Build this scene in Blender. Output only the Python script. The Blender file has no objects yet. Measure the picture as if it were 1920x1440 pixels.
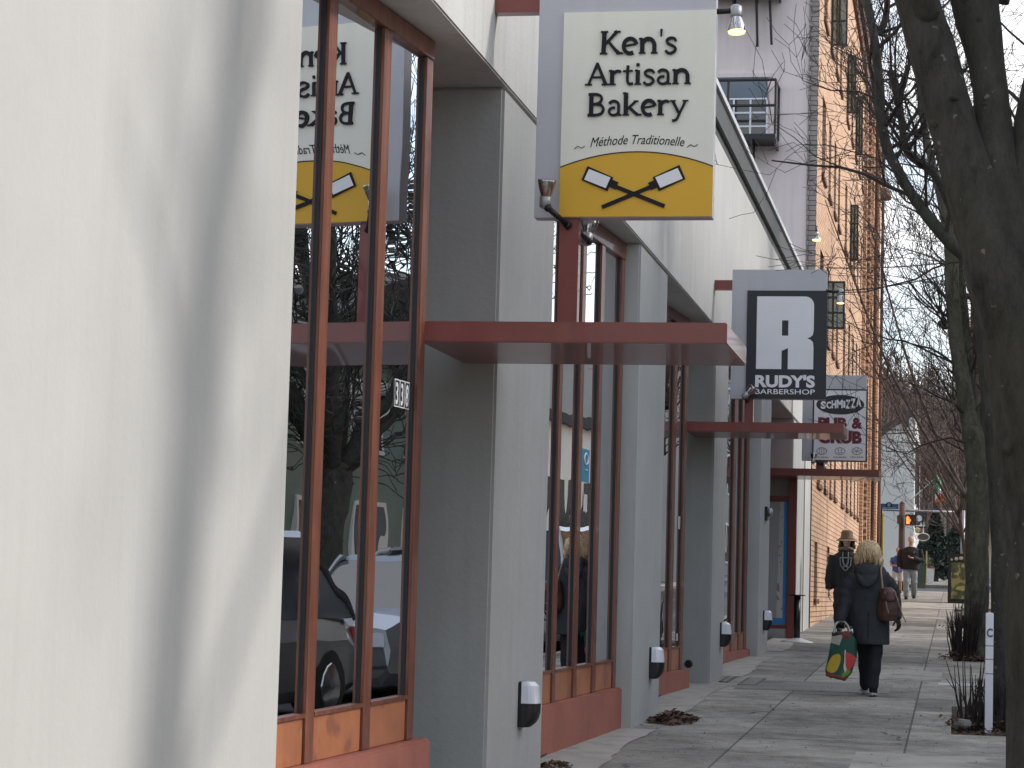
import bpy, bmesh, math, random
from mathutils import Vector as V, Matrix, noise
rnd = random.Random(7)
S = bpy.context.scene
C = S.collection
rad = math.radians
# ---------------------------------------------------------------- camera basis (camera at the origin, street runs along +Y, pavement to the right)
RX = V((0.98235, 0.18508, 0.02729)); 
YAW, PIT, ROL, FPX = 0.18819, 0.08770, 0.02740, 4400.0
cy, sy, cp, sp, cr, sr = math.cos(YAW), math.sin(YAW), math.cos(PIT), math.sin(PIT), math.cos(ROL), math.sin(ROL)
FW = V((-sy*cp, cy*cp, sp)); r0 = V((cy, sy, 0)); u0 = r0.cross(FW)
RX = cr*r0 + sr*u0; UP = -sr*r0 + cr*u0
H0, SL = 1.66, 0.0245
def g(y): return -H0 + SL*y
def ray(x, y): return RX*((x-960)/FPX) - UP*((y-720)/FPX) + FW
def at(x, y, Y):
    d = ray(x, y); return d*(Y/d.y)
def atX(x, y, X):
    d = ray(x, y); return d*(X/d.x)
def atG(x, y, dz=0):
    d = ray(x, y); return d*((-H0+dz)/(d.z-SL*d.y))
# ---------------------------------------------------------------- materials
def N(nt, t, **k):
    n = nt.nodes.new(t)
    for a, b in k.items():
        if a in n.inputs: n.inputs[a].default_value = b
        else: setattr(n, a, b)
    return n
def new_mat(name):
    m = bpy.data.materials.new(name); m.use_nodes = True
    nt = m.node_tree; nt.nodes.clear()
    o = nt.nodes.new('ShaderNodeOutputMaterial'); b = nt.nodes.new('ShaderNodeBsdfPrincipled')
    nt.links.new(b.outputs[0], o.inputs[0]); return m, nt, b
def mat(name, col, rough=.6, var=.12, scale=3., bump=.0, bscale=40., metal=0., spec=.5, coat=0., streak=0., spots=None, streakcol=None, emit=None, estr=0.):
    m, nt, b = new_mat(name); L = nt.links.new
    b.inputs['Roughness'].default_value = rough; b.inputs['Metallic'].default_value = metal
    b.inputs['Specular IOR Level'].default_value = spec; b.inputs['Coat Weight'].default_value = coat
    tc = N(nt, 'ShaderNodeTexCoord')
    n1 = N(nt, 'ShaderNodeTexNoise', Scale=scale, Detail=8., Roughness=.62); L(tc.outputs['Object'], n1.inputs['Vector'])
    cr_ = N(nt, 'ShaderNodeValToRGB'); L(n1.outputs['Fac'], cr_.inputs[0])
    c = V(col); lo = c*(1-var); hi = c*(1+var)
    e = cr_.color_ramp.elements; e[0].position = .3; e[1].position = .7
    e[0].color = (*lo, 1); e[1].color = (*[min(1, q) for q in hi], 1)
    out = cr_.outputs[0]
    if streak:
        mp = N(nt, 'ShaderNodeMapping'); mp.inputs['Scale'].default_value = (9, 9, .5); L(tc.outputs['Object'], mp.inputs[0])
        n2 = N(nt, 'ShaderNodeTexNoise', Scale=1., Detail=6., Roughness=.6); L(mp.outputs[0], n2.inputs['Vector'])
        r2 = N(nt, 'ShaderNodeValToRGB'); r2.color_ramp.elements[0].position = .47; r2.color_ramp.elements[1].position = .72
        L(n2.outputs['Fac'], r2.inputs[0])
        mu = N(nt, 'ShaderNodeMath', operation='MULTIPLY'); L(r2.outputs[0], mu.inputs[0]); mu.inputs[1].default_value = streak
        mx = N(nt, 'ShaderNodeMixRGB'); L(mu.outputs[0], mx.inputs[0]); L(out, mx.inputs[1]); mx.inputs[2].default_value = (*(streakcol or (c*.45)), 1)
        out = mx.outputs[0]
    if spots:
        sc, th, sco, amt = spots
        n3 = N(nt, 'ShaderNodeTexNoise', Scale=sc, Detail=3., Roughness=.5); L(tc.outputs['Object'], n3.inputs['Vector'])
        r3 = N(nt, 'ShaderNodeValToRGB'); r3.color_ramp.elements[0].position = th; r3.color_ramp.elements[1].position = th+.05
        L(n3.outputs['Fac'], r3.inputs[0])
        mu = N(nt, 'ShaderNodeMath', operation='MULTIPLY'); L(r3.outputs[0], mu.inputs[0]); mu.inputs[1].default_value = amt
        mx = N(nt, 'ShaderNodeMixRGB'); L(mu.outputs[0], mx.inputs[0]); L(out, mx.inputs[1]); mx.inputs[2].default_value = (*sco, 1)
        out = mx.outputs[0]
    L(out, b.inputs['Base Color'])
    if bump:
        nb = N(nt, 'ShaderNodeTexNoise', Scale=bscale, Detail=5., Roughness=.6); L(tc.outputs['Object'], nb.inputs['Vector'])
        bp = N(nt, 'ShaderNodeBump', Strength=bump, Distance=.02); L(nb.outputs['Fac'], bp.inputs['Height']); L(bp.outputs[0], b.inputs['Normal'])
    if emit:
        b.inputs['Emission Color'].default_value = (*emit, 1); b.inputs['Emission Strength'].default_value = estr
    return m
M = {}
M['stucco'] = mat('white_stucco', (.46, .453, .43), .85, .05, 1.3, .10, 28, streak=.08, spots=(2.2, .66, (.50, .49, .46), .35))
M['fascia'] = mat('fascia_stucco', (.53, .53, .51), .85, .06, 1.0, .2, 28, streak=.40, streakcol=(.36, .36, .34))
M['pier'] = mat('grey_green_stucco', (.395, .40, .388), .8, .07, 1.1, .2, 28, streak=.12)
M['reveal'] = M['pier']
M['red'] = mat('oxide_red_paint', (.20, .042, .035), .38, .10, 4., .03, 12, coat=.35)
M['redmetal'] = mat('oxide_red_gloss_paint', (.20, .046, .036), .36, .10, 3., .0, 12, coat=.4, streak=.15)
M['plinth'] = mat('terracotta_painted_concrete', (.33, .115, .080), .7, .14, 2.2, .2, 25, streak=.15)
M['black'] = mat('black_rubber', (.012, .012, .014), .5, .1, 5)
M['blackmetal'] = mat('black_metal', (.018, .018, .02), .35, .15, 8, metal=.3)
M['signgrey'] = mat('brushed_aluminium_sheet', (.50, .51, .555), .5, .05, 2., metal=.15, streak=.08)
M['cream'] = mat('cream_sign_paint', (.84, .835, .75), .5, .03, 2., streak=.06)
M['yellow'] = mat('yellow_sign_paint', (.74, .43, .03), .5, .04, 2.)
M['letter'] = mat('black_raised_letter', (.010, .011, .016), .5, .1, 4, spec=.25)
M['signwhite'] = mat('white_vinyl', (.84, .86, .90), .5, .03, 3)
M['signblack'] = mat('black_vinyl', (.016, .02, .028), .35, .05, 3)
M['maroon'] = mat('maroon_vinyl', (.16, .02, .03), .5, .05, 3)
M['chrome'] = mat('chrome', (.45, .45, .46), .16, .03, 3, metal=1.)
M['gutter'] = mat('grey_metal_coping', (.085, .085, .083), .6, .15, 2., metal=.25, streak=.3)
M['gutteredge'] = mat('galvanised_edge', (.62, .62, .62), .4, .1, 3., metal=.4)
M['pink'] = mat('faded_pink_wall_paint', (.80, .70, .69), .85, .08, .35, .15, 9, streak=.30, streakcol=(.46, .42, .42), spots=(1.1, .62, (.52, .48, .47), .5))
M['lamp_white'] = mat('frosted_white_glass', (.72, .74, .80), .25, .02, 3, coat=.5)
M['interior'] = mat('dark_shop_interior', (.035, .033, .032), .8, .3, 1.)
M['interiorwood'] = mat('interior_wood', (.10, .06, .035), .6, .3, 2.)
M['concretelight'] = mat('pale_concrete_apron', (.36, .34, .30), .9, .2, 3., .3, 40, spots=(3., .6, (.22, .21, .18), .6))
M['soil'] = mat('damp_soil', (.045, .034, .026), .95, .4, 6., .8, 30)
M['leaf_dry'] = mat('dry_leaf', (.10, .055, .035), .8, .4, 6.)
M['twig'] = mat('dark_twig', (.032, .024, .02), .8, .3, 8)
M['asphalt'] = mat('asphalt', (.06, .06, .06), .85, .2, 2., .4, 80)
M['roofdark'] = mat('dark_roofing', (.05, .05, .055), .85, .2, 1.)
M['whitepaint'] = mat('white_painted_wall', (.78, .78, .73), .8, .05, .5, streak=.08)
M['grass'] = mat('winter_grass_slope', (.085, .07, .05), .95, .3, .06, .0, 10)
M['shutter'] = mat('blue_grey_blind', (.17, .22, .26), .6, .1, 2.)
M['steel'] = mat('galvanised_steel', (.38, .39, .40), .4, .1, 4., metal=.6)
M['wood_pole'] = mat('weathered_pole_wood', (.10, .065, .05), .85, .3, 3., .3, 20, streak=.4)
M['blue'] = mat('street_sign_blue', (.035, .10, .24), .4, .05, 3)
M['ltext'] = mat('white_lettering', (.75, .75, .75), .5, .02, 3)
M['tape'] = mat('blue_painters_tape', (.03, .26, .60), .6, .05, 3)
M['paper'] = mat('white_paper', (.62, .60, .58), .7, .05, 2.)
M['redink'] = mat('red_ink', (.45, .08, .07), .6, .1, 3)

def wood_mat():
    m, nt, b = new_mat('varnished_fir_wood'); L = nt.links.new
    tc = N(nt, 'ShaderNodeTexCoord'); mp = N(nt, 'ShaderNodeMapping'); mp.inputs['Scale'].default_value = (14, 14, 1.1)
    L(tc.outputs['Object'], mp.inputs[0])
    n = N(nt, 'ShaderNodeTexNoise', Scale=1.6, Detail=8., Roughness=.65, Distortion=.4); L(mp.outputs[0], n.inputs['Vector'])
    r = N(nt, 'ShaderNodeValToRGB'); e = r.color_ramp.elements
    e[0].position = .28; e[0].color = (.08, .022, .012, 1); e[1].position = .74; e[1].color = (.26, .090, .046, 1)
    k = e.new(.5); k.color = (.16, .052, .029, 1)
    L(n.outputs['Fac'], r.inputs[0])
    n2 = N(nt, 'ShaderNodeTexNoise', Scale=2.3, Detail=4.); L(tc.outputs['Object'], n2.inputs['Vector'])
    r2 = N(nt, 'ShaderNodeValToRGB'); r2.color_ramp.elements[0].position = .56; r2.color_ramp.elements[1].position = .75; L(n2.outputs['Fac'], r2.inputs[0])
    mu = N(nt, 'ShaderNodeMath', operation='MULTIPLY'); mu.inputs[1].default_value = .6; L(r2.outputs[0], mu.inputs[0])
    mx = N(nt, 'ShaderNodeMixRGB'); mx.inputs[2].default_value = (.085, .03, .018, 1); L(mu.outputs[0], mx.inputs[0]); L(r.outputs[0], mx.inputs[1])
    L(mx.outputs[0], b.inputs['Base Color']); b.inputs['Roughness'].default_value = .42; b.inputs['Coat Weight'].default_value = .25
    return m
M['wood'] = wood_mat()
M['woodpanel'] = mat('varnished_wood_panel', (.40, .145, .06), .45, .22, 3., .05, 20, coat=.25, streak=.25, streakcol=(.16, .05, .03), spots=(3.1, .58, (.14, .055, .03), .55))

def glass_mat(name, tint=(.55, .62, .60), ior=1.75, wav=.02):
    m = bpy.data.materials.new(name); m.use_nodes = True; nt = m.node_tree; nt.nodes.clear(); L = nt.links.new
    o = nt.nodes.new('ShaderNodeOutputMaterial')
    gl = N(nt, 'ShaderNodeBsdfGlossy', Roughness=0.0); gl.inputs['Color'].default_value = (.82, .85, .88, 1)
    tr = N(nt, 'ShaderNodeBsdfTransparent'); tr.inputs['Color'].default_value = (*tint, 1)
    fr = N(nt, 'ShaderNodeFresnel', IOR=ior)
    mx = N(nt, 'ShaderNodeMixShader'); L(fr.outputs[0], mx.inputs[0]); L(tr.outputs[0], mx.inputs[1]); L(gl.outputs[0], mx.inputs[2])
    tc = N(nt, 'ShaderNodeTexCoord'); n = N(nt, 'ShaderNodeTexNoise', Scale=1.6, Detail=1.); L(tc.outputs['Object'], n.inputs['Vector'])
    bp = N(nt, 'ShaderNodeBump', Strength=wav, Distance=.05); L(n.outputs['Fac'], bp.inputs['Height'])
    L(bp.outputs[0], gl.inputs['Normal']); L(mx.outputs[0], o.inputs[0]); return m
M['glass'] = glass_mat('shop_window_glass', tint=(.40, .46, .45), ior=1.6, wav=.035)
M['carglass'] = glass_mat('car_glass', (.18, .2, .2), 1.6, 0)
def darkglass():
    m, nt, b = new_mat('dark_window_glass'); b.inputs['Base Color'].default_value = (.03, .035, .04, 1); b.inputs['Roughness'].default_value = .08; b.inputs['Specular IOR Level'].default_value = .9; return m
M['darkglass'] = darkglass()

def brick_mat(name, c1, c2, mort, axis='YZ', rough=.85, dirt=.3):
    m, nt, b = new_mat(name); L = nt.links.new
    tc = N(nt, 'ShaderNodeTexCoord'); sx = N(nt, 'ShaderNodeSeparateXYZ'); L(tc.outputs['Object'], sx.inputs[0])
    cb = N(nt, 'ShaderNodeCombineXYZ'); L(sx.outputs[axis[0]], cb.inputs[0]); L(sx.outputs[axis[1]], cb.inputs[1])
    br = N(nt, 'ShaderNodeTexBrick'); L(cb.outputs[0], br.inputs['Vector'])
    br.inputs['Color1'].default_value = (*c1, 1); br.inputs['Color2'].default_value = (*c2, 1); br.inputs['Mortar'].default_value = (*mort, 1)
    br.inputs['Scale'].default_value = 1.; br.inputs['Mortar Size'].default_value = .008; br.inputs['Brick Width'].default_value = .30; br.inputs['Row Height'].default_value = .098
    br.inputs['Bias'].default_value = -.2
    n = N(nt, 'ShaderNodeTexNoise', Scale=.8, Detail=8., Roughness=.7); L(tc.outputs['Object'], n.inputs['Vector'])
    r = N(nt, 'ShaderNodeValToRGB'); r.color_ramp.elements[0].position = .35; r.color_ramp.elements[1].position = .75
    r.color_ramp.elements[0].color = (1, 1, 1, 1); r.color_ramp.elements[1].color = (1-dirt, 1-dirt, 1-dirt, 1); L(n.outputs['Fac'], r.inputs[0])
    mx = N(nt, 'ShaderNodeMixRGB', blend_type='MULTIPLY'); mx.inputs[0].default_value = 1; L(br.outputs['Color'], mx.inputs[1]); L(r.outputs[0], mx.inputs[2])
    L(mx.outputs[0], b.inputs['Base Color']); b.inputs['Roughness'].default_value = rough
    bp = N(nt, 'ShaderNodeBump', Strength=.9, Distance=.012, invert=True); L(br.outputs['Fac'], bp.inputs['Height']); L(bp.outputs[0], b.inputs['Normal'])
    return m
M['brick'] = brick_mat('orange_tan_brick', (.78, .51, .33), (.64, .38, .23), (.20, .115, .07))
M['brickpale'] = brick_mat('pale_painted_quoin_brick', (.42, .38, .36), (.36, .32, .31), (.14, .12, .11), 'XZ')
M['brickdark'] = brick_mat('dark_painted_quoin_brick', (.05, .05, .055), (.04, .04, .045), (.02, .02, .02), 'XZ')
M['brickred'] = brick_mat('brown_pilaster_brick', (.20, .10, .07), (.16, .075, .05), (.06, .035, .025))

def bark_mat(name, c, moss=(.05, .055, .028), ms=.5):
    m, nt, b = new_mat(name); L = nt.links.new
    tc = N(nt, 'ShaderNodeTexCoord')
    mp = N(nt, 'ShaderNodeMapping'); mp.inputs['Scale'].default_value = (1, 1, .35); L(tc.outputs['Object'], mp.inputs[0])
    n = N(nt, 'ShaderNodeTexNoise', Scale=11., Detail=14., Roughness=.82); L(mp.outputs[0], n.inputs['Vector'])
    r = N(nt, 'ShaderNodeValToRGB'); e = r.color_ramp.elements; e[0].position = .36; e[1].position = .66
    e[0].color = (*(V(c)*.25), 1); e[1].color = (*(V(c)*2.1), 1); L(n.outputs['Fac'], r.inputs[0])
    n2 = N(nt, 'ShaderNodeTexNoise', Scale=1.6, Detail=5.); L(tc.outputs['Object'], n2.inputs['Vector'])
    r2 = N(nt, 'ShaderNodeValToRGB'); r2.color_ramp.elements[0].position = .42; r2.color_ramp.elements[1].position = .66; L(n2.outputs['Fac'], r2.inputs[0])
    mu = N(nt, 'ShaderNodeMath', operation='MULTIPLY'); mu.inputs[1].default_value = ms; L(r2.outputs[0], mu.inputs[0])
    mx = N(nt, 'ShaderNodeMixRGB'); mx.inputs[2].default_value = (*moss, 1); L(mu.outputs[0], mx.inputs[0]); L(r.outputs[0], mx.inputs[1])
    n3 = N(nt, 'ShaderNodeTexNoise', Scale=17., Detail=2.); L(tc.outputs['Object'], n3.inputs['Vector'])
    r3 = N(nt, 'ShaderNodeValToRGB'); r3.color_ramp.elements[0].position = .70; r3.color_ramp.elements[1].position = .74; L(n3.outputs['Fac'], r3.inputs[0])
    mx2 = N(nt, 'ShaderNodeMixRGB'); mx2.inputs[2].default_value = (.20, .20, .17, 1); L(r3.outputs[0], mx2.inputs[0]); L(mx.outputs[0], mx2.inputs[1])
    L(mx2.outputs[0], b.inputs['Base Color']); b.inputs['Roughness'].default_value = .9
    bp = N(nt, 'ShaderNodeBump', Strength=1., Distance=.035); L(n.outputs['Fac'], bp.inputs['Height']); L(bp.outputs[0], b.inputs['Normal'])
    return m
M['bark'] = bark_mat('dark_mossy_bark', (.050, .046, .040), (.052, .055, .032))
M['barkg'] = bark_mat('olive_bark', (.078, .073, .052), (.085, .088, .045), .5)
M['barkfar'] = bark_mat('grey_brown_bark', (.085, .068, .058), ms=.1)

def sidewalk_mat():
    m, nt, b = new_mat('worn_concrete_pavement'); L = nt.links.new
    tc = N(nt, 'ShaderNodeTexCoord')
    sx = N(nt, 'ShaderNodeSeparateXYZ'); L(tc.outputs['Object'], sx.inputs[0]); cb = N(nt, 'ShaderNodeCombineXYZ'); ax_ = N(nt, 'ShaderNodeMath', operation='ADD'); ax_.inputs[1].default_value = .38
    L(sx.outputs[0], ax_.inputs[0]); L(ax_.outputs[0], cb.inputs[0]); L(sx.outputs[1], cb.inputs[1])
    br = N(nt, 'ShaderNodeTexBrick'); br.offset = .0; L(cb.outputs[0], br.inputs['Vector'])
    br.inputs['Color1'].default_value = (.305, .29, .262, 1); br.inputs['Color2'].default_value = (.155, .148, .134, 1); br.inputs['Mortar'].default_value = (.085, .08, .07, 1)
    br.inputs['Scale'].default_value = 1.; br.inputs['Mortar Size'].default_value = .010; br.inputs['Brick Width'].default_value = 1.36; br.inputs['Row Height'].default_value = 1.83; br.inputs['Bias'].default_value = -.1
    n = N(nt, 'ShaderNodeTexNoise', Scale=1.3, Detail=12., Roughness=.78); L(tc.outputs['Object'], n.inputs['Vector'])
    r = N(nt, 'ShaderNodeValToRGB'); e = r.color_ramp.elements; e[0].position = .32; e[1].position = .68; e[0].color = (.34, .33, .31, 1); e[1].color = (1.65, 1.63, 1.57, 1); L(n.outputs['Fac'], r.inputs[0])
    mx = N(nt, 'ShaderNodeMixRGB', blend_type='MULTIPLY'); mx.inputs[0].default_value = 1; L(br.outputs['Color'], mx.inputs[1]); L(r.outputs[0], mx.inputs[2])
    n2 = N(nt, 'ShaderNodeTexNoise', Scale=55., Detail=3., Roughness=.6); L(tc.outputs['Object'], n2.inputs['Vector'])
    r2 = N(nt, 'ShaderNodeValToRGB'); e = r2.color_ramp.elements; e[0].position = .3; e[1].position = .7; e[0].color = (.72, .72, .72, 1); e[1].color = (1.25, 1.25, 1.25, 1); L(n2.outputs['Fac'], r2.inputs[0])
    mx2 = N(nt, 'ShaderNodeMixRGB', blend_type='MULTIPLY'); mx2.inputs[0].default_value = 1; L(mx.outputs[0], mx2.inputs[1]); L(r2.outputs[0], mx2.inputs[2])
    # moss tint
    n3 = N(nt, 'ShaderNodeTexNoise', Scale=.9, Detail=6., W=3.) if False else N(nt, 'ShaderNodeTexNoise', Scale=.7, Detail=7., Roughness=.7)
    mp = N(nt, 'ShaderNodeMapping'); mp.inputs['Location'].default_value = (13, 5, 2); L(tc.outputs['Object'], mp.inputs[0]); L(mp.outputs[0], n3.inputs['Vector'])
    r3 = N(nt, 'ShaderNodeValToRGB'); r3.color_ramp.elements[0].position = .55; r3.color_ramp.elements[1].position = .75; L(n3.outputs['Fac'], r3.inputs[0])
    mu = N(nt, 'ShaderNodeMath', operation='MULTIPLY'); mu.inputs[1].default_value = .55; L(r3.outputs[0], mu.inputs[0])
    mx3 = N(nt, 'ShaderNodeMixRGB'); mx3.inputs[2].default_value = (.085, .085, .055, 1); L(mu.outputs[0], mx3.inputs[0]); L(mx2.outputs[0], mx3.inputs[1])
    # cracks
    vo = N(nt, 'ShaderNodeTexVoronoi', feature='DISTANCE_TO_EDGE', Scale=.55); 
    n4 = N(nt, 'ShaderNodeTexNoise', Scale=2.5, Detail=5.); L(tc.outputs['Object'], n4.inputs['Vector'])
    mv = N(nt, 'ShaderNodeMixRGB', blend_type='ADD'); mv.inputs[0].default_value = .35; L(tc.outputs['Object'], mv.inputs[1]); L(n4.outputs['Color'], mv.inputs[2]); L(mv.outputs[0], vo.inputs['Vector'])
    lt = N(nt, 'ShaderNodeMath', operation='LESS_THAN'); lt.inputs[1].default_value = .006; L(vo.outputs['Distance'], lt.inputs[0])
    gt = N(nt, 'ShaderNodeMath', operation='GREATER_THAN'); gt.inputs[1].default_value = .52; L(n3.outputs['Fac'], gt.inputs[0])
    an = N(nt, 'ShaderNodeMath', operation='MULTIPLY'); L(lt.outputs[0], an.inputs[0]); L(gt.outputs[0], an.inputs[1])
    mx4 = N(nt, 'ShaderNodeMixRGB'); mx4.inputs[2].default_value = (.035, .033, .03, 1); L(an.outputs[0], mx4.inputs[0]); L(mx3.outputs[0], mx4.inputs[1])
    L(mx4.outputs[0], b.inputs['Base Color']); b.inputs['Roughness'].default_value = .88
    bp = N(nt, 'ShaderNodeBump', Strength=.5, Distance=.01); L(n2.outputs['Fac'], bp.inputs['Height']); L(bp.outputs[0], b.inputs['Normal'])
    return m
M['sidewalk'] = sidewalk_mat()

# ---------------------------------------------------------------- mesh helper
class MB:
    def __init__(s): s.v = []; s.f = []; s.m = []
    def add(s, vs, fs, mi=0):
        o = len(s.v); s.v += [tuple(q) for q in vs]; s.f += [tuple(i+o for i in f) for f in fs]; s.m += [mi]*len(fs); return s
    def box(s, x0, x1, y0, y1, z0, z1, mi=0, T=None, slope=0.):
        vs = [V((x, y, z + slope*y)) for x in (x0, x1) for y in (y0, y1) for z in (z0, z1)]
        if T: vs = [T(q) for q in vs]
        return s.add(vs, [(0, 1, 3, 2), (4, 6, 7, 5), (0, 4, 5, 1), (2, 3, 7, 6), (0, 2, 6, 4), (1, 5, 7, 3)], mi)
    def cbox(s, c, sz, R=None, mi=0):
        c = V(c); h = V(sz)/2
        vs = [V((a*h.x, b*h.y, d*h.z)) for a in (-1, 1) for b in (-1, 1) for d in (-1, 1)]
        if R: vs = [R @ q for q in vs]
        return s.add([c+q for q in vs], [(0, 1, 3, 2), (4, 6, 7, 5), (0, 4, 5, 1), (2, 3, 7, 6), (0, 2, 6, 4), (1, 5, 7, 3)], mi)
    def quad(s, a, b, c, d, mi=0): return s.add([a, b, c, d], [(0, 1, 2, 3)], mi)
    def tube(s, pts, rr, n=8, mi=0, cap=True, ell=None, side=None):
        pts = [V(p) for p in pts]; k = len(pts)
        if not hasattr(rr, '__len__'): rr = [rr]*k
        vs = []; prev = None
        for i, p in enumerate(pts):
            t = (pts[min(i+1, k-1)] - pts[max(i-1, 0)])
            if t.length < 1e-9: t = V((0, 0, 1))
            t.normalize()
            if prev is None:
                a = V(side) if side else (V((0, 0, 1)) if abs(t.z) < .9 else V((1, 0, 0)))
                x = (a - t*a.dot(t)).normalized()
            else: x = (prev - t*prev.dot(t)).normalized()
            prev = x; y = t.cross(x)
            e = ell[i] if ell else 1.
            for j in range(n):
                an = 2*math.pi*j/n
                vs.append(p + (x*math.cos(an) + y*math.sin(an)*e)*rr[i])
        fs = [(i*n+j, i*n+(j+1) % n, (i+1)*n+(j+1) % n, (i+1)*n+j) for i in range(k-1) for j in range(n)]
        if cap: fs += [tuple(range(n))[::-1], tuple((k-1)*n+j for j in range(n))]
        return s.add(vs, fs, mi)
    def loft(s, rings, mi=0, cap=True):
        n = len(rings[0]); vs = [q for r in rings for q in r]; k = len(rings)
        fs = [(i*n+j, i*n+(j+1) % n, (i+1)*n+(j+1) % n, (i+1)*n+j) for i in range(k-1) for j in range(n)]
        if cap: fs += [tuple(range(n))[::-1], tuple((k-1)*n+j for j in range(n))]
        return s.add(vs, fs, mi)
    def ell(s, c, r, R=None, n=14, m=10, mi=0):
        c = V(c); rings = []
        for i in range(1, m):
            a = math.pi*i/m; ring = []
            for j in range(n):
                b = 2*math.pi*j/n; q = V((r[0]*math.sin(a)*math.cos(b), r[1]*math.sin(a)*math.sin(b), -r[2]*math.cos(a)))
                if R: q = R @ q
                ring.append(c+q)
            rings.append(ring)
        return s.loft(rings, mi)
    def lathe(s, c, prof, n=20, axis=(0, 0, 1), mi=0, cap=True):
        ax = V(axis).normalized(); q = ax.to_track_quat('Z', 'Y').to_matrix(); c = V(c)
        return s.loft([[c + q @ V((r*math.cos(2*math.pi*j/n), r*math.sin(2*math.pi*j/n), z)) for j in range(n)] for r, z in prof], mi, cap)
    def poly(s, pts, thick, T, mi=0):
        # 2-D outline -> prism; T maps (u,v,d) to world
        n = len(pts)
        vs = [T(V((u, v, 0))) for u, v in pts] + [T(V((u, v, thick))) for u, v in pts]
        return s.add(vs, [tuple(range(n))[::-1], tuple(range(n, 2*n))] + [(i, (i+1) % n, n+(i+1) % n, n+i) for i in range(n)], mi)
    def build(s, name, mats, parent=None, smooth=False, recalc=True, bevel=0.):
        me = bpy.data.meshes.new(name)
        off = parent_off(parent)
        me.from_pydata([(a-off[0], b-off[1], c-off[2]) for a, b, c in s.v], [], s.f)
        if not isinstance(mats, (list, tuple)): mats = [mats]
        for q in mats: me.materials.append(q)
        me.polygons.foreach_set('material_index', s.m)
        if recalc or bevel:
            bm = bmesh.new(); bm.from_mesh(me)
            if bevel:
                bmesh.ops.remove_doubles(bm, verts=bm.verts, dist=1e-5)
                bmesh.ops.recalc_face_normals(bm, faces=bm.faces)
                ed = [e for e in bm.edges if len(e.link_faces) == 2 and e.calc_face_angle(0) > .6]
                bmesh.ops.bevel(bm, geom=ed, offset=bevel, segments=2, affect='EDGES', clamp_overlap=True)
            else: bmesh.ops.recalc_face_normals(bm, faces=bm.faces)
            bm.to_mesh(me); bm.free()
        if smooth: me.polygons.foreach_set('use_smooth', [True]*len(me.polygons))
        me.update()
        o = bpy.data.objects.new(name, me); C.objects.link(o)
        if parent: o.parent = parent
        return o
OFF = {}
def parent_off(p):
    if p is None: return (0, 0, 0)
    while p.parent: p = p.parent
    return tuple(OFF.get(p.name, (0, 0, 0)))
def thing(name, label, cat, loc=(0, 0, 0), group=None):
    o = bpy.data.objects.new(name, None); C.objects.link(o); o.location = loc; OFF[o.name] = tuple(loc)
    o['label'] = label; o['category'] = cat; o.empty_display_size = .2
    if group: o['group'] = group
    return o
def tag(o, label, cat, group=None, kind=None):
    o['label'] = label; o['category'] = cat
    if group: o['group'] = group
    if kind: o['kind'] = kind
    return o
def struct(o, kind='structure'): o['kind'] = kind; return o
def evalmesh(o, name=None):
    dg = bpy.context.evaluated_depsgraph_get(); dg.update()
    me = bpy.data.meshes.new_from_object(o.evaluated_get(dg), depsgraph=dg); return me
def remesh(mb, name, mats, parent, vox=.012, sm=4):
    o = mb.build(name, mats, parent)
    md = o.modifiers.new('r', 'REMESH'); md.mode = 'VOXEL'; md.voxel_size = vox; md.use_smooth_shade = True
    m2 = o.modifiers.new('s', 'SMOOTH'); m2.factor = .5; m2.iterations = sm
    me = evalmesh(o); o.modifiers.clear(); old = o.data; o.data = me; bpy.data.meshes.remove(old)
    me.name = name
    if not me.materials: me.materials.append(mats if not isinstance(mats, list) else mats[0])
    me.polygons.foreach_set('use_smooth', [True]*len(me.polygons))
    return o
def text(mb, body, size, T, ex=.003, bold=0., shear=0., align='LEFT', sx=1., mi=0, space=1.):
    cu = bpy.data.curves.new('t', 'FONT'); cu.body = body; cu.size = size; cu.extrude = 0; cu.offset = bold; cu.shear = shear; cu.align_x = align
    cu.resolution_u = 4; cu.space_character = space
    o = bpy.data.objects.new('t', cu); C.objects.link(o); me = evalmesh(o)
    bm = bmesh.new(); bm.from_mesh(me); bmesh.ops.remove_doubles(bm, verts=bm.verts, dist=1e-5)
    r = bmesh.ops.extrude_face_region(bm, geom=bm.faces[:])
    bmesh.ops.translate(bm, vec=(0, 0, ex), verts=[q for q in r['geom'] if isinstance(q, bmesh.types.BMVert)])
    bm.verts.index_update()
    mb.add([T(V((q.co.x*sx, q.co.y, q.co.z))) for q in bm.verts], [tuple(q.index for q in f.verts) for f in bm.faces], mi)
    bm.free(); C.objects.unlink(o); bpy.data.objects.remove(o); bpy.data.curves.remove(cu); bpy.data.meshes.remove(me)
def smoothline(pts, n=6):
    P = [V(p) for p in pts]; out = []
    for i in range(len(P)-1):
        a = P[max(i-1, 0)]; b = P[i]; c = P[i+1]; d = P[min(i+2, len(P)-1)]
        for k in range(n):
            t = k/n; out.append(.5*((2*b) + (c-a)*t + (2*a-5*b+4*c-d)*t*t + (3*b-a-3*c+d)*t**3))
    return out + [P[-1]]
def sm1(vals, n=6):
    out = []
    for i in range(len(vals)-1):
        out += [vals[i]+(vals[i+1]-vals[i])*k/n for k in range(n)]
    return out+[vals[-1]]
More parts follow.
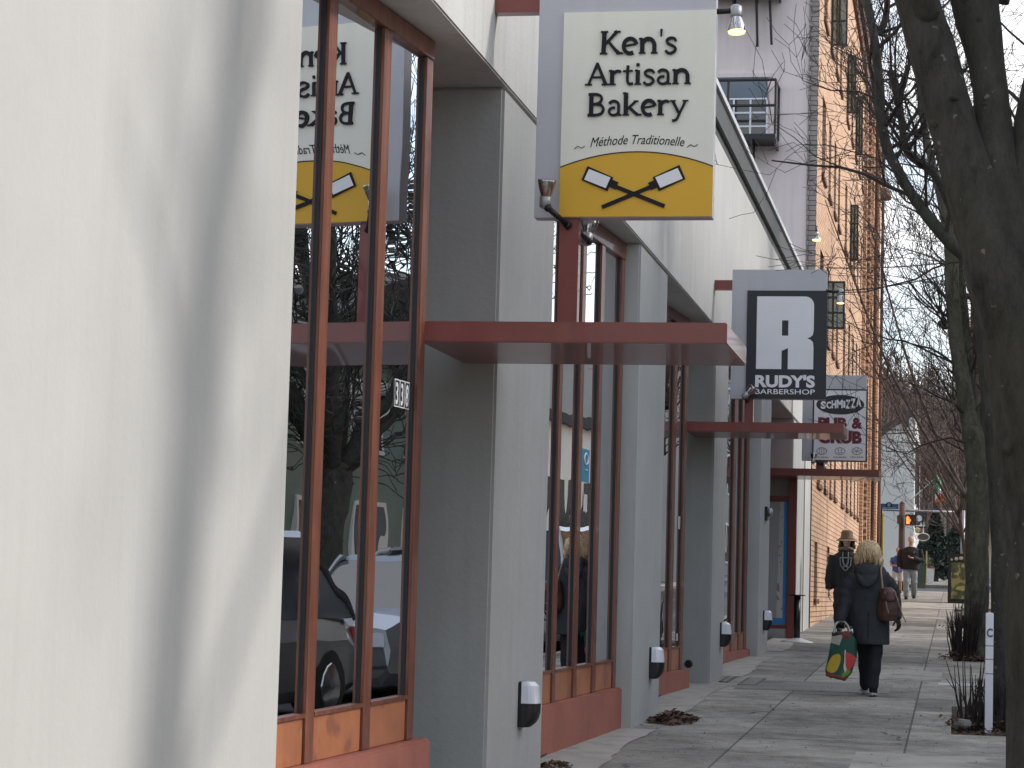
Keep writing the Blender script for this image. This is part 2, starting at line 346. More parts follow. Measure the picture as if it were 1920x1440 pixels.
#@@SETTING
# ================================================================= ground
FX = -2.72; KX = 1.45; YE = 82.5; YN = 95.0
def strip(x0, x1, y0, y1, dz, name, m, thick=.3, nx=1, step=4.):
    mb = MB(); ny = max(1, int((y1-y0)/step))
    mb.box(x0, x1, y0, y1, -H0+dz-thick, -H0+dz, slope=SL)
    return struct(mb.build(name, m))
def gz(x, y):
    z = g(y)-.16
    if y > 150: z += (min(y, 420)-150)*.085 + max(0, min(1, (y-170)/60))*2.5*noise.noise(V((x*.02, y*.02, 0)))
    if y > 420: z += 4*noise.noise(V((x*.01, y*.01, 3)))
    return z
gm = MB(); xs = [-260+13*i for i in range(41)]; ys = [-60, -20, 20, 60, 100, 130, 150]+[165+15*i for i in range(20)]+[520, 700, 1000]
vs = [(x, y, gz(x, y)) for y in ys for x in xs]; nx = len(xs)
gm.add(vs, [(j*nx+i, j*nx+i+1, (j+1)*nx+i+1, (j+1)*nx+i) for j in range(len(ys)-1) for i in range(nx-1)])
struct(gm.build('hillside_ground', M['grass'], smooth=True))
strip(1.45, 11.6, -40, 150, -.13, 'road', M['asphalt'])
strip(-60, 1.44, YE+.02, YN-.02, -.126, 'cross_street', M['asphalt'])
strip(11.61, 60, YE+.02, YN-.02, -.126, 'cross_street', M['asphalt'])
sw = MB()
# pavement with two real openings for the tree pits
PITS = [(-.02, .98, 21.0, 24.6), (-.02, .98, 34.0, 37.6), (-.02, .98, 7.6, 10.8), (-.02, .98, 47, 50), (-.02, .98, 59, 62)]
def slab(x0, x1, y0, y1): sw.box(x0, x1, y0, y1, -H0-.3, -H0, slope=SL)
slab(-14, -.02, -30, YE); slab(.98, KX-.15, -30, YE)
yy = -30
for p in sorted(PITS, key=lambda q: q[2]): slab(-.02, .98, yy, p[2]); yy = p[3]
slab(-.02, .98, yy, YE)
struct(sw.build('pavement', M['sidewalk'], recalc=False))
so = MB()
for p in PITS: so.box(p[0], p[1], p[2], p[3], -H0-.29, -H0-.04, slope=SL)
struct(so.build('tree_pit_soil', M['soil'], recalc=False))
strip(KX-.15, KX, -30, YE, .004, 'kerb', M['concretelight'])
strip(-14, 1.45, YN, 150, 0, 'pavement_beyond', M['sidewalk'])
strip(11.6, 15, -30, 150, 0, 'pavement_opposite', M['sidewalk'])
# pale apron along the foot of the windows
ap = MB()
for y0, y1 in ((9.4, 13.9), (15.8, 20.27), (22.2, 26.9), (28.45, 33.45), (35.3, 40.0)):
    n_ = 14; xr = [(-2.52+.03*math.sin(k*.5)+rnd.uniform(-.02, .02), y0+(y1-y0)*k/n_) for k in range(n_+1)]
    for k in range(n_): ap.add([V((-3.4, xr[k][1], g(xr[k][1])+.006)), V((xr[k][0], xr[k][1], g(xr[k][1])+.006)), V((xr[k+1][0], xr[k+1][1], g(xr[k+1][1])+.006)), V((-3.4, xr[k+1][1], g(xr[k+1][1])+.006))], [(0, 1, 2, 3)])
struct(ap.build('concrete_apron', M['concretelight'], recalc=False))
# replaced paler slabs and patches
for i, (x0, x1, y0, y1, c) in enumerate([(-1.45, .95, 14.6, 16.95, 1), (-1.35, -.15, 28.9, 31.2, 1), (-2.4, -.7, 26.2, 28.0, 0), (-.75, .98, 17.4, 18.9, 1), (-1.7, .2, 60.5, 66.5, 1), (-1.9, -.2, 52.5, 54, 1), (-.35, .6, 46, 49, 1)]):
    m = mat('slab_patch_%d' % i, ((.36, .34, .30), (.22, .215, .195))[1-c], .9, .22, 2.2, .3, 60, spots=(1.6, .55, (.13, .13, .11), .55))
    q = MB(); q.box(x0, x1, y0, y1, -H0-.02, -H0+.005, slope=SL); struct(q.build('pavement_slab', m, recalc=False))

# ================================================================= storefront building
B = thing('storefront_building', 'low pale stucco shop building with grey piers, wood-framed windows and red door canopies', 'shop building', (FX, 2, g(2)))
piers = [(13.88, 15.8), (20.27, 22.23), (26.93, 28.5), (33.5, 35.3), (40.3, 43.3)]
mb = MB(); mb.box(-4.2, FX, -6, 9.36, g(-6)-.3, 5.2); mb.build('near_wall', M['stucco'], B, bevel=.012)
for i, (a, b) in enumerate(piers):
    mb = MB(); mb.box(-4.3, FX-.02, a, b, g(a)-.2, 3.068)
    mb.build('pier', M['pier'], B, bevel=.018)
mb = MB(); mb.box(-3.4, FX, 9.365, 43.3, 3.07, 5.225); mb.box(-3.4, FX, 43.3, 45.0, g(43)-.2, 5.225)
mb.build('fascia_wall', M['fascia'], B, bevel=.01)
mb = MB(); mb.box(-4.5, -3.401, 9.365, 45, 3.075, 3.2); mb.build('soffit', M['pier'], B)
mb = MB(); mb.box(-22, FX-.05, -6, 45.2, 5.23, 5.32); mb.build('roof', M['roofdark'], B)
mb = MB(); mb.box(FX-.3, FX+.05, -6, 45.2, 5.325, 5.62); mb.box(FX-.3, FX+.0, -6, 45.2, 5.228, 5.324)
gut = mb.build('roof_coping', M['gutter'], B)
mb = MB(); mb.box(FX-.32, FX+.085, -6, 45.2, 5.623, 5.69); mb.build('coping_edge', M['gutteredge'], gut)
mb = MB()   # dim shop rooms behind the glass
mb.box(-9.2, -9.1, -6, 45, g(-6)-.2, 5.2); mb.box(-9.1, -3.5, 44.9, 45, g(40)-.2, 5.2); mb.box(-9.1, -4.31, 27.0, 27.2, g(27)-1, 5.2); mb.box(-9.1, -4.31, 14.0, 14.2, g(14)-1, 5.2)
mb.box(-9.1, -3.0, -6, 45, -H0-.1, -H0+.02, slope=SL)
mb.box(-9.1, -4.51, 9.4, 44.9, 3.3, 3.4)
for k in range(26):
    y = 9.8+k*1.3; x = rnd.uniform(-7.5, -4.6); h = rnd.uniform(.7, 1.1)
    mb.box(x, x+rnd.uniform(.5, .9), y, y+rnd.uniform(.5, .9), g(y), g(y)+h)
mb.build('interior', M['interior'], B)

def bay(J, t, ynear, zg, zp, mulls, head=.11, npan=None, dark=True, jw=.14, basez=None):
    tt = rad(t); D = V((-math.sin(tt), -math.cos(tt), 0)); O = V((math.cos(tt), -math.sin(tt), 0)); J = V((J[0], J[1], 0))
    L = (J.y-ynear)/math.cos(tt)
    T = lambda q: J + D*q.x + O*q.y + V((0, 0, q.z))
    def zz(z, s): return z[1] + (z[0]-z[1])*(s/L)     # z at far end [1], near end [0]
    def bx(mb, s0, s1, o0, o1, za0, za1, zb0, zb1, mi=0):   # bottom z at s0,s1 ; top z at s0,s1
        vs = [T(V((s, o, z))) for s, zl, zh in ((s0, za0, zb0), (s1, za1, zb1)) for o in (o0, o1) for z in (zl, zh)]
        mb.add(vs, [(0, 1, 3, 2), (4, 6, 7, 5), (0, 4, 5, 1), (2, 3, 7, 6), (0, 2, 6, 4), (1, 5, 7, 3)], mi)
    top = 3.066
    fr = MB(); bx(fr, 0, L, -.05, .036, top-head, top-head, top, top)
    cuts = [(0., jw)] + [(a, b) for a, b in mulls] + [(L-.06, L)]
    for a, b in cuts:
        bx(fr, a, b, -.05, .030, zz(zp, a), zz(zp, b), top-head-.002, top-head-.002)
    W = fr.build('window', M['wood'], B, bevel=.004)
    bd = MB()
    for (a0, b0), (a1, b1) in zip(cuts[:-1], cuts[1:]):
        s0, s1 = b0, a1
        if s1-s0 < .05: continue
        zb0, zb1 = zz(zg, s0), zz(zg, s1)
        p = MB(); bx(p, s0+.001, s1-.001, -.04, .018, zz(zp, s0), zz(zp, s1), zb0-.003, zb1-.003)
        p.build('wood_panel', M['woodpanel'], W, bevel=.003)
        r = MB(); bx(r, s0+.001, s1-.001, -.03, .032, zb0-.002, zb1-.002, zb0+.018, zb1+.018); r.build('sill_bead', M['wood'], W)
        gl = MB(); gl.quad(T(V((s0, 0, zb0+.018))), T(V((s1, 0, zb1+.018))), T(V((s1, 0, top-head))), T(V((s0, 0, top-head))))
        gl.build('pane', M['glass'], W, recalc=False)
        bx(bd, s0+.0005, s0+.010, -.02, .012, zb0+.02, zb0+.02, top-head, top-head)
        bx(bd, s1-.010, s1-.0005, -.02, .012, zb1+.02, zb1+.02, top-head, top-head)
    bd.build('glazing_seal', M['black'], W)
    pl = MB(); e = .02
    zb = basez or (g(ynear)-.1, g(J.y)-.1)
    bx(pl, -.14, L, -.1, .085, zb[1], zb[0], zz(zp, 0)-.001, zz(zp, L)-.001)
    pl.build('plinth', M['plinth'], W, bevel=.012)
    return T, W
def mull_s(J, t, ys): return [((J[1]-b)/math.cos(rad(t)), (J[1]-a)/math.cos(rad(t))) for a, b in ys]
J1 = (-2.943, 12.68); T1, W1 = bay(J1, 5.9, 9.36, (-.68, -.60), (-.905, -.825), mull_s(J1, 5.9, [(11.87, 11.99), (11.07, 11.19), (10.17, 10.29)]), jw=.11)
J2 = (-2.905, 20.265); T2, W2 = bay(J2, 3.8, 15.8, (-.65, -.583), (-.89, -.807), mull_s(J2, 3.8, [(19.32, 19.45), (18.62, 18.75), (17.9, 18.01), (17.0, 17.1), (16.3, 16.42)]), jw=.13, head=.15)
J3 = (-2.97, 25.92); T3, W3 = bay(J3, 4.8, 22.2, (-.62, -.572), (-.86, -.81), mull_s(J3, 4.8, [(25.17, 25.33), (24.3, 24.45), (23.4, 23.55)]), jw=.15)
J4 = (-2.93, 33.49); T4, W4 = bay(J4, 4.0, 28.5, (-.56, -.508), (-.79, -.73), mull_s(J4, 4.0, [(32.8, 32.98), (32.15, 32.35), (31.0, 31.2), (29.9, 30.1)]), jw=.2)
# small return wall between the flat bays and their piers
for J, y1 in ((J2, 20.27), ):
    pass
# door recesses under the canopies
for yj, xj, yr in ((12.70, -2.95, 13.88), (25.95, -2.98, 26.93)):
    d = MB(); d.box(-4.15, -4.1, yj-.02, yr, g(yj), 2.3); dr = d.build('door', M['wood'], B)
    d = MB(); d.quad((-4.095, yj+.15, g(yj)+.35), (-4.095, yr-.15, g(yj)+.35), (-4.095, yr-.15, 1.2), (-4.095, yj+.15, 1.2)); d.build('pane', M['glass'], dr, recalc=False)
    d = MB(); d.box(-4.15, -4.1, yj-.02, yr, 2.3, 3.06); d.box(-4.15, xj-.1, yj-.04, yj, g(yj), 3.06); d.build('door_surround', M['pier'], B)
    d = MB(); d.tube([(-4.03, yj+.2, g(yj)+.9), (-4.03, yj+.2, g(yj)+1.3)], .012); d.build('handle', M['steel'], dr)
# canopies
def canopy(y0, y1, x0, x1, z0, z1):
    m = MB(); m.box(x0, x1, y0, y1, z0, z1); o = m.build('canopy', M['redmetal'], B, bevel=.006)
    return o
canopy(12.666, 13.875, -2.943, -1.231, 1.364, 1.481)
canopy(25.92, 26.925, -2.96, -1.22, 1.812, 1.925)
canopy(39.0, 40.29, -3.3, -1.25, 2.02, 2.14)
# last bay: jamb, papered glass screen, red post
b5 = MB(); b5.box(-2.98, -2.80, 35.6, 35.9, g(35)-.1, 3.06); b5.build('jamb', M['red'], B)
b5 = MB(); b5.box(-2.78, -2.64, 39.86, 40.0, g(40)-.05, 2.018); b5.build('door_post', M['red'], B)
b5 = MB(); b5.box(-3.5, -2.785, 39.9, 39.96, 1.62, 1.72); b5.box(-3.5, -2.785, 39.9, 39.96, -.52, -.46); b5.box(-3.5, -3.45, 39.9, 39.96, -.459, 1.619)
scr = b5.build('glazed_screen', M['red'], B)
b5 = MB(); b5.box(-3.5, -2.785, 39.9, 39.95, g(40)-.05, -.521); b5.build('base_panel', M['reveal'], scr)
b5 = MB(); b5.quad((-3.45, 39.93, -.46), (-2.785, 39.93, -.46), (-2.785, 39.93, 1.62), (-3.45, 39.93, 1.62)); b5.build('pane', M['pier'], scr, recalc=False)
b5 = MB(); b5.quad((-2.96, 39.925, -.42), (-2.855, 39.925, -.42), (-2.855, 39.925, 1.70), (-2.93, 39.925, 1.70)); pp = b5.build('paper_sheet', mat('printed_paper', (.58, .56, .54), .7, .05, 2., spots=(11., .60, (.42, .10, .09), .8)), scr, recalc=False)
b5 = MB(); b5.quad((-2.855, 39.922, -.44), (-2.79, 39.922, -.44), (-2.79, 39.922, 1.72), (-2.855, 39.922, 1.72)); b5.quad((-3.12, 39.921, -.45), (-2.79, 39.921, -.45), (-2.79, 39.921, -.34), (-3.12, 39.921, -.34))
b5.build('blue_tape', M['tape'], scr, recalc=False)
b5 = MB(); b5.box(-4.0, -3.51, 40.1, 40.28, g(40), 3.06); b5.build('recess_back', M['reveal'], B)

# house number on the third pane
nm = MB()
for k, ch in enumerate('338'):
    s0 = (J1[1]-12.275)/math.cos(rad(5.9)) - .002 - k*.083
    Tn = lambda q, s0=s0: T1(V((s0-q.x, .004+q.z, q.y)))
    nm.add([Tn(V((a, b, 0))) for a, b in ((0, .972), (.076, .972), (.076, 1.122), (0, 1.122))], [(0, 1, 2, 3)], 0)
    nm.add([Tn(V((a, b, .001))) for a, b in ((.006, .978), (.070, .978), (.070, 1.116), (.006, 1.116))], [(0, 1, 2, 3)], 1)
    text(nm, ch, .165, lambda q: Tn(V((q.x+.007, q.y+.988, q.z+.002))), .001, .003, sx=.58, mi=0)
nm.build('house_number', [M['ltext'], M['signblack']], W1, recalc=False)
# stickers and notices in the other windows
def sticker(T, s0, s1, z0, z1, m, name, W, o=.004):
    q = MB(); q.quad(T(V((s1, o, z0))), T(V((s0, o, z0))), T(V((s0, o, z1))), T(V((s1, o, z1)))); return q.build(name, m, W, recalc=False)
ss = (J2[1]-18.97)/math.cos(rad(3.8))
sticker(T2, ss-.17, ss+.12, .90, 1.17, mat('sticker_blue', (.05, .26, .42), .5, .03), 'blue_sticker', W2)
q = MB()
q.tube([T2(V((ss-.03+.07*math.cos(a), .008, 1.09+.045*math.sin(a)))) for a in [k*math.pi/8 for k in range(17)]], .008, 5)
q.tube([T2(V((ss-.08, .008, 1.0))), T2(V((ss+.03, .008, 1.0))), T2(V((ss-.08, .008, .94))), T2(V((ss+.03, .008, .94)))], .008, 5)
q.build('sticker_mark', M['ltext'], W2)
sticker(T2, ss-.12, ss+.02, .66, .80, M['paper'], 'notice', W2)
s3 = (J3[1]-25.72)
sticker(T3, s3-.06, s3+.08, .72, .86, M['paper'], 'notice', W3); sticker(T3, s3-.04, s3+.05, -.50, -.42, M['paper'], 'notice', W3)
# round vent cap and small cap on the pier
q = MB(); q.lathe((-2.98, 26.925, -.78), [(.045, 0), (.045, .01), (.03, .014)], 14, (0, -1, 0)); q.build('vent_cap', M['blackmetal'], B)

# ================================================================= wall lights
def wall_light(y, z, label, big=1.):
    t = thing('wall_light', label, 'wall light', (FX, y, z), 'half round wall lights on the grey piers')
    X0 = FX-.02
    b = MB(); b.box(X0, X0+.02, y-.1, y+.1, z-.17, z+.12); b.build('back_plate', M['blackmetal'], t, bevel=.006)
    def prof(z0, z1, r0, r1, zc):
        rings = []
        for k in range(7):
            u = k/6; zz = z0+(z1-z0)*u; r = r0+(r1-r0)*u
            rings.append([V((X0+.021+.11*r*max(0, math.sin(math.pi*j/14))**.55, y-.095*math.cos(math.pi*j/14), zz)) for j in range(15)])
        return rings
    b = MB(); R = prof(z-.17, z-.02, .55, 1., 0)
    for i, q in enumerate(R):
        s = (.45, .72, .88, .95, 1, 1, 1)[i]
        R[i] = [V((X0+.021+(p.x-X0-.021)*s/max(.55+.45*i/6, .1)*1., p.y, p.z)) for p in q]
    b.loft(R); b.build('housing', M['blackmetal'], t)
    b = MB(); R = prof(z-.018, z+.115, 1., .86, 0)
    R[-1] = [V((X0+.021+(p.x-X0-.021)*.72, y+(p.y-y)*.93, p.z+.004)) for p in R[-1]]
    b.loft(R); b.build('diffuser', M['lamp_white'], t, smooth=False)
    return t
wall_light(14.98, -.70, 'black and white half-round wall light low on the nearest grey pier')
wall_light(21.55, -.60, 'half-round wall light low on the second grey pier, left of the small leaf pile')
wall_light(28.12, -.43, 'half-round wall light on the third grey pier, above the metal ground covers')
wall_light(34.5, -.31, 'half-round wall light low on the fourth grey pier, the farthest of the low ones')
t = thing('wall_fitting', 'small round metal fitting high on the fourth grey pier beside the papered door', 'wall fitting', (FX, 34.5, 1.22))
q = MB(); q.box(FX-.02, FX+.02, 34.35, 34.65, 1.12, 1.32); q.build('plate', M['blackmetal'], t, bevel=.005)
q = MB(); q.lathe((FX+.02, 34.5, 1.24), [(.06, 0), (.06, .05), (.03, .07)], 12, (1, 0, 0)); q.build('knob', M['steel'], t, smooth=True)

# ================================================================= hanging signs
def stroke(mb, pts, w, T, mi=0, d=.012, n=5, dd=[0]):
    dd[0] = (dd[0]+1) % 9; d = d + dd[0]*.0003
    P = smoothline([(a, b, 0) for a, b in pts], n) if len(pts) > 2 else [V((a, b, 0)) for a, b in pts]
    k = len(P); L_, R_ = [], []
    for i, p in enumerate(P):
        t = (P[min(i+1, k-1)]-P[max(i-1, 0)]).normalized(); nn = V((-t.y, t.x, 0))
        ww = (w if not hasattr(w, '__len__') else w[0]+(w[1]-w[0])*i/(k-1))/2
        L_.append(p+nn*ww); R_.append(p-nn*ww)
    for i in range(k-1):
        a, b, c, e = R_[i], R_[i+1], L_[i+1], L_[i]
        vs = [T(V((q.x, q.y, z))) for z in (0, d) for q in (a, b, c, e)]
        mb.add(vs, [(0, 1, 2, 3), (4, 5, 6, 7), (0, 1, 5, 4), (2, 3, 7, 6)] + ([(3, 0, 4, 7)] if i == 0 else []) + ([(1, 2, 6, 5)] if i == k-2 else []), mi)
def arc(cx, cy_, rx, ry, a0, a1, n=7): return [(cx+rx*math.cos(rad(a0+(a1-a0)*k/n)), cy_+ry*math.sin(rad(a0+(a1-a0)*k/n))) for k in range(n+1)]
W_, T_ = .20, .12
GL = {
 'K': (.80, [([(.13, 0), (.15, 1)], W_), ([(.17, .42), (.40, .70), (.62, 1.0)], (.11, .15)), ([(.30, .56), (.50, .26), (.70, .02)], (.12, .17)), ([(0, .03), (.27, .03)], .07), ([(.02, .97), (.28, .97)], .07), ([(.50, .97), (.74, .97)], .07), ([(.60, .03), (.84, .03)], .08)]),
 'e': (.62, [([(.09, .34), (.52, .42)], .09), (arc(.30, .34, .235, .32, 15, 300, 12), W_-.02)]),
 'n': (.70, [([(.12, 0), (.12, .66)], W_), (arc(.34, .34, .22, .30, 150, 0, 6)+[(.56, 0)], W_-.01), ([(.0, .03), (.24, .03)], .06), ([(.44, .03), (.68, .03)], .06), ([(.0, .64), (.12, .66)], .07)]),
 "'": (.22, [([(.10, .74), (.11, 1.05)], (.07, .10))]),
 's': (.50, [([(.42, .52), (.36, .63), (.22, .655), (.10, .56), (.14, .42), (.32, .31), (.41, .18), (.32, .03), (.16, .0), (.05, .12)], .125)]),
 'A': (.86, [([(.10, 0), (.44, 1.02)], (.10, .13)), ([(.42, 1.0), (.76, 0)], (.13, .18)), ([(.22, .36), (.62, .36)], .09), ([(-.02, .03), (.24, .03)], .07), ([(.60, .03), (.90, .03)], .07)]),
 'r': (.50, [([(.12, 0), (.12, .66)], W_), ([(.14, .46), (.24, .60), (.36, .63), (.44, .58)], .13), ([(.0, .03), (.26, .03)], .06), ([(.0, .64), (.12, .66)], .07)]),
 't': (.44, [([(.20, .88), (.19, .22), (.26, .04), (.40, .06)], .135), ([(.02, .62), (.38, .64)], .08)]),
 'i': (.30, [([(.13, 0), (.13, .66)], W_), ([(.01, .03), (.26, .03)], .06), ([(.02, .64), (.13, .66)], .07), ([(.12, .84), (.14, .97)], .15)]),
 'a': (.60, [([(.08, .54), (.20, .65), (.36, .62), (.44, .48), (.44, .0)], .135), (arc(.26, .19, .18, .17, 75, 330, 9), .12), ([(.42, .03), (.56, .03)], .07)]),
 'B': (.74, [([(.13, 0), (.13, 1)], W_), ([(.02, .965), (.30, .97), (.48, .90), (.53, .75), (.46, .60), (.30, .53), (.15, .53)], .12), ([(.28, .53), (.50, .48), (.60, .30), (.52, .10), (.32, .03), (.0, .03)], .13)]),
 'k': (.70, [([(.12, 0), (.12, 1.02)], W_), ([(.15, .28), (.34, .46), (.50, .64)], .11), ([(.24, .38), (.42, .18), (.58, .02)], .15), ([(.0, .03), (.25, .03)], .06), ([(.42, .64), (.60, .64)], .06), ([(.50, .03), (.72, .03)], .07), ([(.0, 1.0), (.12, 1.02)], .07)]),
 'y': (.66, [([(.08, .64), (.34, .06)], .14), ([(.58, .64), (.36, .08), (.24, -.20), (.08, -.26)], (.10, .12)), ([(-.02, .64), (.20, .64)], .06), ([(.46, .64), (.68, .64)], .06)]),
}
def kword(parent, word, x0, x1, yb, cap, TP):
    tot = sum(GL[c][0] for c in word); k = (x1-x0)/(tot-.0); u = x0
    for c in word:
        w, st = GL[c]; mb = MB()
        for pts, wd in st:
            wd2 = tuple(q*cap*.92 for q in wd) if hasattr(wd, '__len__') else wd*cap*.92
            stroke(mb, [(u+a*k, yb+b*cap) for a, b in pts], wd2, TP)
        mb.build('letter', M['letter'], parent, recalc=True); u += w*k
def spot(parent, base, elbow, head_c, aim, lit=False, r=.055, gold=False):
    base, elbow, head_c, aim = V(base), V(elbow), V(head_c), V(aim).normalized()
    a = MB(); a.tube([base, base.lerp(elbow, .12)], [.024, .02], 10); a.tube([base.lerp(elbow, .1), elbow], .017, 10); a.ell(elbow, (.024, .024, .024)); a.tube([elbow, head_c-aim*.10], .014, 8)
    ar = a.build('lamp_arm', M['blackmetal'], parent, smooth=True)
    a = MB(); a.lathe(head_c-aim*.12, [(.020, 0), (.034, .01), (.036, .07), (.030, .075)], 16, aim); a.build('lamp_socket', M['steel'], ar, smooth=True)
    a = MB(); a.lathe(head_c-aim*.05, [(.028, 0), (.036, .02), (r*.86, .055), (r, .09), (r*.97, .098)], 20, aim, cap=False); a.build('lamp_reflector', M['chrome'], ar, smooth=True)
    a = MB(); a.lathe(head_c-aim*.05, [(r*.95, .09), (r*.9, .094), (.001, .098)], 20, aim)
    a.build('bulb', M['bulb'] if lit else M['lamp_white'], ar, smooth=True)
M['bulb'] = mat('lit_warm_bulb', (.9, .7, .4), .4, .02, emit=(1., .55, .16), estr=3.)
def sign_box(label, cat, ys, pl, pr, pb, ptop, sil_l, top_z, name='hanging_sign', thick=.11):
    # pl..pr printed panel X range, pb..ptop its Z range; sil_l left edge and top_z of the metal backing
    t = thing(name, label, cat, (sil_l, ys, pb), 'signs standing on the red canopies')
    b = MB(); b.box(sil_l, pr-.004, ys, ys+thick, pb, top_z); b.build('backing', M['signgrey'], t, bevel=.003)
    return t
# --- sign 1 (bakery)
YS = 13.40; P = lambda x, y: at(x, y, YS)
a = P(1049, 409); b_ = P(1336, 407); top = P(1057, 25).z; sl = P(1001, 411).x
pl, pr, pb = a.x, b_.x, (a.z+b_.z)/2
t1 = sign_box('large cream and yellow bakery sign with two crossed peels, nearest of the hanging signs', 'hanging sign', YS, pl, pr, pb, top, sl, top+.185)
p = MB(); p.box(pl, pr, YS-.018, YS-.0005, pb+.003, top); pan = p.build('face_panel', M['cream'], t1)
TS = lambda q: V((q.x, YS-.0185-q.z, q.y))
y = MB(); zc = P(1190, 286).z; ze = P(1051, 315).z
arcp = [(pl+(pr-pl)*k/24, ze+(zc-ze)*(1-(2*k/24-1)**2)) for k in range(25)]
y.poly([(pl, pb+.003)]+arcp+[(pr, pb+.003)], .004, TS); y.build('yellow_field', M['yellow'], pan)
y = MB(); stroke(y, arcp, .006, lambda q: TS(q)+V((0, -.0045, 0)), d=.002, n=2); y.build('field_outline', M['letter'], pan)
for w, x0, x1, yb, yc in (("Ken's", 1126, 1272, 104, 61), ('Artisan', 1099, 1297, 162, 121), ('Bakery', 1103, 1290, 219.5, 178)):
    A = P(x0, yb); Bq = P(x1, yb-3); cp_ = P(x0, yc).z-A.z
    kword(pan, w, A.x, Bq.x+.0, (A.z+Bq.z)/2-.0, cp_, TS)
k = MB(); A = P(1106, 279)
xw = P(1284, 276).x-A.x; ss_ = 'M\u00e9thode Traditionelle'; acc = MB(); text(acc, ss_, .0755, lambda q: q, .001, shear=.35); wd = max(v[0] for v in acc.v)
text(k, ss_, .0755, lambda q: TS(V((A.x+q.x/wd*xw, A.z+.004-.017*((q.x/wd*2-1)**2)+.022+q.y*1.05-.004, q.z))), .002, .0, shear=.35)
k.build('small_lettering', M['letter'], pan)
for x0, sgn in ((1078, 1), (1289, 1)):
    k = MB(); a0 = P(x0, 277 if x0 < 1200 else 274); stroke(k, [(a0.x, a0.z-.012), (a0.x+.02, a0.z+.004), (a0.x+.042, a0.z-.006), (a0.x+.062, a0.z+.006)][::1], .004, TS, d=.002); k.build('flourish', M['letter'], pan)
# crossed bread peels
def peel(c0, c1, c2, c3, h0, h1, nb):
    k = MB(); kw = MB(); pts = [P(*q) for q in (c0, c1, c2, c3)]; pts = [(q.x, q.z) for q in pts]
    k.poly(pts, .012, TS)
    cx = sum(q[0] for q in pts)/4; cz = sum(q[1] for q in pts)/4
    kw.poly([(cx+(q[0]-cx)*.84, cz+(q[1]-cz)*.76) for q in pts], .0135, TS)
    A_, B2 = P(*h0), P(*h1); stroke(k, [(A_.x, A_.z), (B2.x, B2.z)], .023, TS, d=.011)
    n0, n1 = P(*nb[0]), P(*nb[1]); stroke(k, [(n0.x, n0.z), (n1.x, n1.z)], .045, TS, d=.012)
    k.build('peel_outline', M['letter'], pan); kw.build('peel_blade', M['signwhite'], pan)
peel((1103, 313), (1151, 334), (1140, 360), (1092, 339), (1152, 350), (1247, 388), ((1146, 345), (1158, 350)))
peel((1275, 311), (1286, 337), (1236, 360), (1225, 334), (1226, 350), (1130, 390), ((1231, 346), (1219, 351)))
pz = 1.481
p = MB(); xa, xb = at(1046, 500, 13.4).x, at(1083, 500, 13.4).x
p.box(xa, xb, 13.41, 13.5, pz, pb-.001); p.build('post', M['red'], t1, bevel=.004)
p = MB(); zt = at(985, 22, 13.4).z; p.box(FX, sl-.001, 13.41, 13.5, zt, zt+.12); p.build('wall_bracket', M['red'], t1)
spot(t1, P(1066, 424)+V((0, .0, 0)), P(1036, 398)+V((0, -.16, 0)), P(1034, 362)+V((0, -.17, 0)), (.10, -.25, 1.))
spot(t1, at(1084, 432, 13.5), at(1104, 452, 13.62), at(1103, 425, 13.66), (.05, .3, 1.), r=.06)
spot(t1, at(1338, 22, 13.45), at(1376, 20, 13.45), at(1381, 46, 13.43), (.05, -.15, -1.), lit=True, r=.055)
# --- sign 2 (barber)
YS2 = 26.4; P2 = lambda x, y: at(x, y, YS2)
a = P2(1398, 748); b_ = P2(1548, 749); top = P2(1399, 545).z; sl = P2(1369, 747).x; tz = P2(1460, 505.5).z
pl, pr, pb = a.x, b_.x, (a.z+b_.z)/2
t2 = sign_box('black and white barbershop sign with a big letter R, second of the hanging signs', 'hanging sign', YS2, pl, pr, pb, top, sl, tz)
p = MB(); p.box(pl, pr+.004, YS2-.018, YS2-.0005, pb+.003, top); pan = p.build('face_panel', M['signblack'], t2)
TS = lambda q: V((q.x, YS2-.0185-q.z, q.y))
def P2z(x, y): q = P2(x-.0*(y-640)*.02, y); return (q.x, q.z)
# big R outline traced as an outline in sign coordinates
zA, zB = P2(1420, 556).z, P2(1420, 692).z; xA, xB = P2(1419, 620).x, P2(1527, 620).x
def uv(u, v): return (xA+(xB-xA)*u, zB+(zA-zB)*v)
R1 = [(0, 0), (0, 1), (.84, 1)]+[(.84+.16*math.sin(rad(a_)), .93+.07*math.cos(rad(a_))) for a_ in (30, 60, 90)]+[(1, .50)]+[(1-.10*(1-math.cos(rad(a_))), .50-.08*math.sin(rad(a_))) for a_ in (40, 75, 90)]+[(.92, .42), (1., .34), (1, 0), (.55, 0), (.55, .29), (.44, .25), (.44, 0)]
k = MB()
